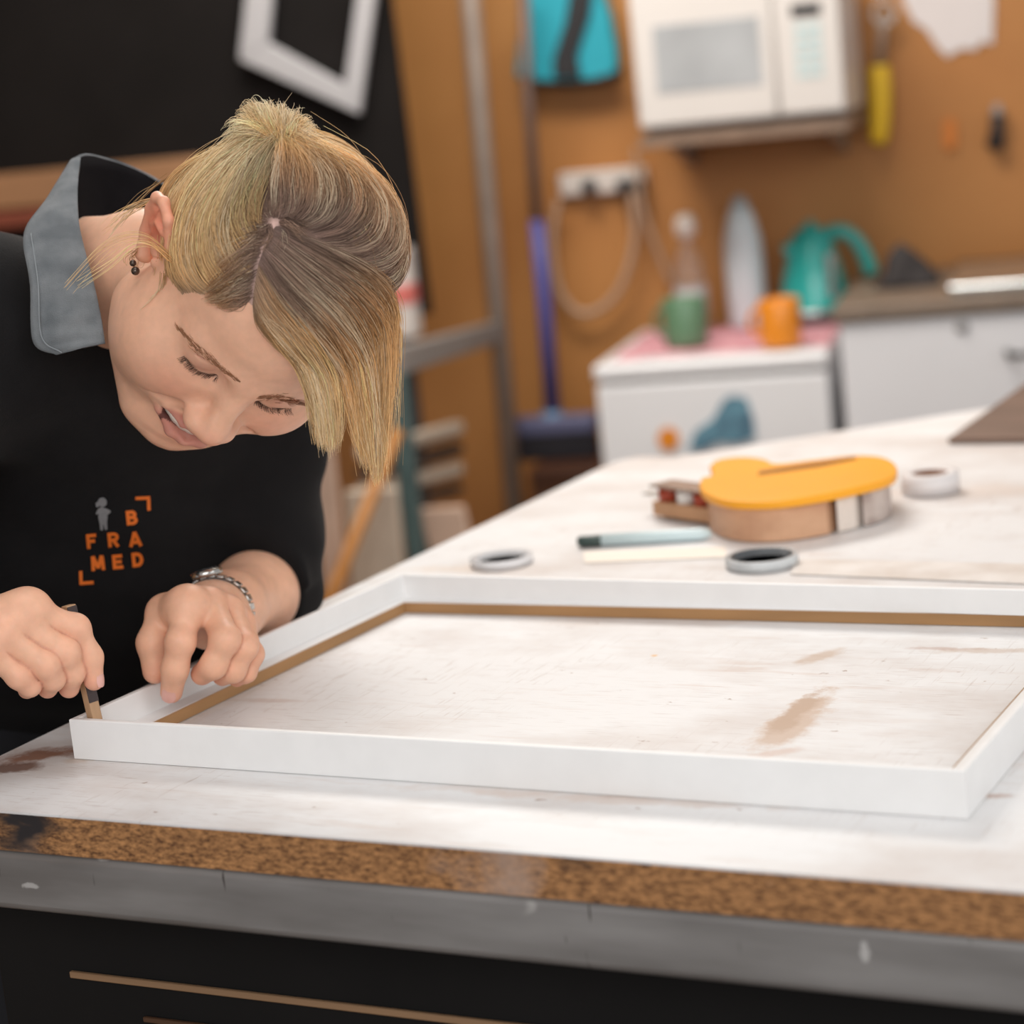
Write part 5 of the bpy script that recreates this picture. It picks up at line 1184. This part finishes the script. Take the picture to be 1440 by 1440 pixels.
# dark roots around the parting on the left
g = [guide(a, lift=.975, l0=.93) for a in ([(862, 480), (800, 470), (740, 500), (690, 560)], [(850, 520), (790, 540), (720, 590), (660, 650)], [(836, 580), (780, 600), (720, 650), (650, 700)], [(820, 640), (770, 670), (710, 705), (640, 722)], [(806, 700), (770, 725), (720, 738), (680, 738)])]
P_, s_, l_ = sheet(g, 700, .3, .0016, .0014, lenv=.3); HS_.append((P_, tint(P_, l_, [(0, ROOT), (.5, ASH), (1, GOLD*.5+ASH*.5)], .2)))
B_ = [[(866, 472), (862, 400), (864, 330), (874, 270), (888, 218)],
      [(888, 475), (908, 400), (908, 330), (904, 265), (895, 218)],
      [(915, 480), (955, 430), (967, 360), (948, 280), (904, 219)],
      [(940, 495), (1005, 450), (1020, 370), (988, 290), (913, 220)],
      [(965, 512), (1055, 470), (1083, 400), (1058, 320), (990, 252), (922, 221)],
      [(985, 535), (1085, 520), (1148, 460), (1140, 372), (1068, 290), (932, 224)],
      [(1005, 560), (1115, 575), (1195, 530), (1203, 432), (1138, 330), (1040, 262), (942, 227)],
      [(1030, 590), (1150, 625), (1236, 590), (1252, 500), (1203, 392), (1108, 290), (952, 231)],
      [(1070, 630), (1190, 675), (1250, 640), (1266, 560), (1238, 440), (1148, 322), (962, 236)],
      [(1120, 690), (1215, 710), (1262, 650), (1272, 560), (1246, 430), (1160, 325), (970, 240)]]
g = [guide(a, lift=.985, l0=.94) for a in B_]
P_, s_, l_ = sheet(g, 2900, .5, .0018, .0018, lenv=.0, fly=.010); HS_.append((P_, tint(P_, l_, [(0, ROOT), (.3, ROOT*.5+ASH*.5), (.6, ASH*.6+GOLD*.4), (.85, GOLD*.5+BLOND*.5), (1, BLOND)], .36)*(1+.35*np.clip((s_-.5)/.4, 0, 1)[:, None, None])))
# short hairs radiating from the crown
cr = []
for a in np.linspace(0, 6.283, 25): cr.append(guide([(868+8*math.cos(a), 476+8*math.sin(a)), (868+55*math.cos(a+.15), 476+50*math.sin(a+.15)), (868+120*math.cos(a+.4), 476+105*math.sin(a+.4))], lift=.965, l0=.93))
P_, s_, l_ = sheet(cr, 700, .2, .0012, .001, lenv=.4); HS_.append((P_, tint(P_, l_, [(0, ROOT*1.25), (1, ASH)], .12)))
C1 = [[(800, 738), (822, 800), (880, 862), (945, 925), (975, 1010), (992, 1100), (1005, 1190)],
      [(803, 700), (842, 780), (915, 862), (985, 950), (1015, 1050), (1030, 1130), (1035, 1205)],
      [(810, 650), (866, 742), (950, 850), (1020, 950), (1050, 1050), (1060, 1140), (1060, 1200)],
      [(818, 612), (888, 715), (985, 826), (1050, 936), (1070, 1040), (1072, 1120), (1066, 1175)]]
g = [guide(a, free=3, lift=1.0, l0=.95, away=.004) for a in C1]
P_, s_, l_ = sheet(g, 1300, .6, .0015, .002, lenv=.22, fly=.006); HS_.append((P_, tint(P_, l_, [(0, ASH), (.25, GOLD*.6+ASH*.4), (.5, BLOND*.7+GOLD*.3), (1, BLOND)], .5)))
C2 = [[(818, 610), (890, 712), (990, 822), (1068, 930), (1100, 1040), (1125, 1150), (1150, 1235)],
      [(832, 570), (930, 682), (1042, 792), (1112, 902), (1145, 1020), (1165, 1150), (1180, 1280)],
      [(846, 535), (962, 642), (1082, 752), (1156, 872), (1180, 1000), (1190, 1140), (1192, 1305)],
      [(858, 508), (992, 602), (1122, 702), (1196, 812), (1215, 950), (1213, 1100), (1200, 1300)],
      [(872, 492), (1032, 572), (1160, 652), (1222, 742), (1236, 880), (1228, 1020), (1208, 1240)],
      [(890, 490), (1070, 570), (1195, 650), (1245, 740), (1242, 880), (1230, 1020), (1212, 1180)]]
g = [guide(a, free=3, lift=1.005, l0=.95, away=.004) for a in C2]
P_, s_, l_ = sheet(g, 3000, .6, .0018, .0022, lenv=.16, fly=.008); HS_.append((P_, tint(P_, l_, [(0, ROOT), (.28, ASH*.8), (.45, ASH*.4+GOLD*.6), (.65, GOLD*.7+BLOND*.3), (1, BLOND*.75+GOLD*.25)], .32)))
# ponytail tuft
T_ = [[(875, 226), (820, 200), (760, 205), (690, 252)], [(872, 222), (812, 178), (752, 165), (722, 178)], [(875, 220), (832, 152), (802, 116), (768, 132)], [(884, 220), (850, 140), (832, 96)], [(895, 220), (880, 150), (884, 110)], [(905, 220), (918, 160), (932, 122)], [(920, 222), (950, 175), (978, 160)], [(930, 226), (968, 196), (994, 204)]]
g = []
for a in T_:
    d0 = scalp(885*.4444, 225*.4444+100, .97); q = []
    for i, p in enumerate(a): q.append((*Z1(p), d0-.010*math.sin(i/(len(a)-1)*2.4)+.012*i/(len(a)-1)))
    g.append(np.array([at(*v) for v in spline(q, 22)]))
P_, s_, l_ = sheet(g, 1600, .4, .0026, .0008, lenv=.30, fly=.004); HS_.append((P_, tint(P_, l_, [(0, GOLD*.6+BLOND*.4), (.4, BLOND), (1, PALE*.7+BLOND*.3)], .5)))
# loose wisps at the nape and in front of the ear
W_ = [[(540, 590), (470, 530), (400, 525), (320, 570), (215, 685)], [(545, 600), (480, 545), (420, 545), (350, 600), (255, 660)], [(525, 420), (470, 410), (400, 440), (350, 490), (362, 470)], [(530, 400), (450, 420), (390, 455), (345, 500)], [(500, 600), (495, 660), (470, 710), (440, 740)], [(520, 640), (510, 690), (480, 725), (455, 745)], [(430, 570), (408, 590), (420, 610), (432, 560)], [(540, 330), (490, 360), (440, 400), (380, 470)]]
ws, wl = [], []
for wi, a in enumerate(W_):
    d0 = [scalp(*Z1(a[0]), 1.0)+(.0 if wi not in (2, 3, 7) else .01)]*len(a)
    gg = np.array([at(*v) for v in spline([(*Z1(p), d+(.004*i if wi < 2 else .006*i)) for i, (p, d) in enumerate(zip(a, d0))], 22)])
    for k in range(14 if wi in (4, 5) else 8):
        e = np.linspace(0, 1, 22)[:, None]; ws.append(gg+RNG.normal(size=3)*.0012+RNG.normal(size=3)*.0035*e+np.sin(e*6+RNG.random()*6)*RNG.normal(size=3)*.0007); wl.append(wi)
ws = np.array(ws); HS_.append((ws, tint(ws, np.array(wl), [(0, GOLD), (.5, BLOND), (1, BLOND)], .3)))
# hair on the far side and the back of the head, drawn back to the tie
tie = lh(at(386, 199, scalp(386, 205, .97))); td = (tie-HC)/HRAD; td /= np.linalg.norm(td)
bs = []
while len(bs) < 1500:
    v = RNG.normal(size=3); v /= np.linalg.norm(v); p = HC+v*HRAD*.95
    if p[2] < np.interp(p[1], [-.115, -.06, -.03, -.005, .01, .03, .05, .07, .10], [-.055, -.050, -.012, -.004, .004, .030, .062, .078, .085]) or (v[0] < .55 and v[1] > -.45) or v[2] > .40: continue
    om = math.acos(np.clip(v@td, -1, 1)); tt_ = np.linspace(0, 1, 22)[:, None]
    if om > 2.6: continue
    w_ = (np.sin((1-tt_)*om)*v+np.sin(tt_*om)*td)/math.sin(om); lf = .955+.035*np.sin(np.pi*np.clip(tt_, .0, 1)*.8)*RNG.random()
    bs.append(hl(HC+w_*HRAD*lf)+RNG.normal(size=3)*.0008)
bs = np.array(bs); HS_.append((bs, tint(bs, RNG.integers(0, 120, len(bs)), [(0, ASH), (.3, GOLD*.6+ASH*.4), (.8, BLOND), (1, BLOND)], .3)))
allP = np.concatenate([h[0] for h in HS_]); allC = np.concatenate([h[1] for h in HS_])
# scalp cover under the hairs, cut along the hairline
nu, nv = 120, 80; th = np.linspace(0, 2*np.pi, nu, endpoint=False); ph = np.linspace(.001, np.pi-.001, nv)
L0 = np.stack([np.outer(np.sin(ph), np.cos(th)), np.outer(np.sin(ph), np.sin(th)), np.outer(np.cos(ph), np.ones(nu))], -1).reshape(-1, 3)
capL = L0*(HRAD*.945)+HC
line = np.interp(capL[:, 1], [-.115, -.06, -.03, -.005, .01, .03, .05, .07, .10], [-.055, -.050, -.012, -.004, .004, .030, .062, .078, .085])
okv = capL[:, 2] > line
q = np.array([(i*nu+j, i*nu+(j+1) % nu, (i+1)*nu+(j+1) % nu, (i+1)*nu+j) for i in range(nv-1) for j in range(nu)])
q = q[okv[q].all(1)]; used = np.unique(q); rm = np.full(len(capL), -1); rm[used] = np.arange(len(used))
pxs = pix(hl(capL[used])); dpart = np.full(len(used), 99.)
for a, b in (((387, 313), (375, 340)), ((375, 340), (358, 425))):
    a, b = np.array(a, float), np.array(b, float); tt = np.clip(((pxs-a)@(b-a))/((b-a)@(b-a)), 0, 1); dpart = np.minimum(dpart, np.linalg.norm(pxs-a-tt[:, None]*(b-a), axis=1))
wsc = np.clip(1-dpart/11, 0, 1)[:, None]**.8*.9
capC = lin(104, 82, 72)*(1-wsc)+lin(220, 184, 174)*wsc
edge = np.clip(1-(capL[used][:, 2]-line[used])/.012, 0, 1)[:, None]**1.5*(capL[used][:, 1:2] > -.01)
capC = capC*(1-edge*.85)+lin(222, 170, 142)*edge*.85
hair = strands('hair', allP, .00025, .00010, allC, M_hair, woman); hair['label'] = 'blonde hair with darker roots tied in a short ponytail, fringe hanging'
rawmesh('scalp_cover', hl(capL[used]), rm[q], M_hair, hair, colors=capC)
# ================================================================== light
def area(name, loc, size, power, col=(1, 1, 1), target=None, sy=None):
    l = bpy.data.lights.new(name, 'AREA'); l.energy = power; l.size = size; l.color = col
    if sy: l.shape = 'RECTANGLE'; l.size_y = sy
    o = bpy.data.objects.new(name, l); COL.objects.link(o); o.location = tuple(loc)
    d = Vector(tuple(target))-Vector(tuple(loc)) if target is not None else Vector((0, 0, -1))
    o.rotation_euler = d.to_track_quat('-Z', 'Y').to_euler(); return o
area('ceiling_light', (.25, .1, 2.65), 1.3, 8.5, (.97, .985, 1), sy=1.0)
area('ceiling_light', wp(.3, 1.4, 2.65), 1.3, 64, (1, .95, .88), sy=.8)
area('window_light', (2.6, -.2, 2.1), 1.2, 11, (1, .99, .98), target=(.2, .3, .9), sy=1.2)
area('front_fill', (1.6, -2.8, 2.3), 2.2, 46, (1, .985, .965), target=(.2, .3, .95), sy=1.6)  # unseen fill lamp added behind the camera to brighten upright faces
wd = bpy.data.worlds.new('world'); SC.world = wd; wd.use_nodes = True
wd.node_tree.nodes['Background'].inputs[0].default_value = (.985, .99, 1, 1); wd.node_tree.nodes['Background'].inputs[1].default_value = .56
SC.view_settings.view_transform = 'Standard'; SC.view_settings.look = 'None'
SC.cycles.use_denoising = True
SC.cycles.max_bounces = 8; SC.cycles.transparent_max_bounces = 12
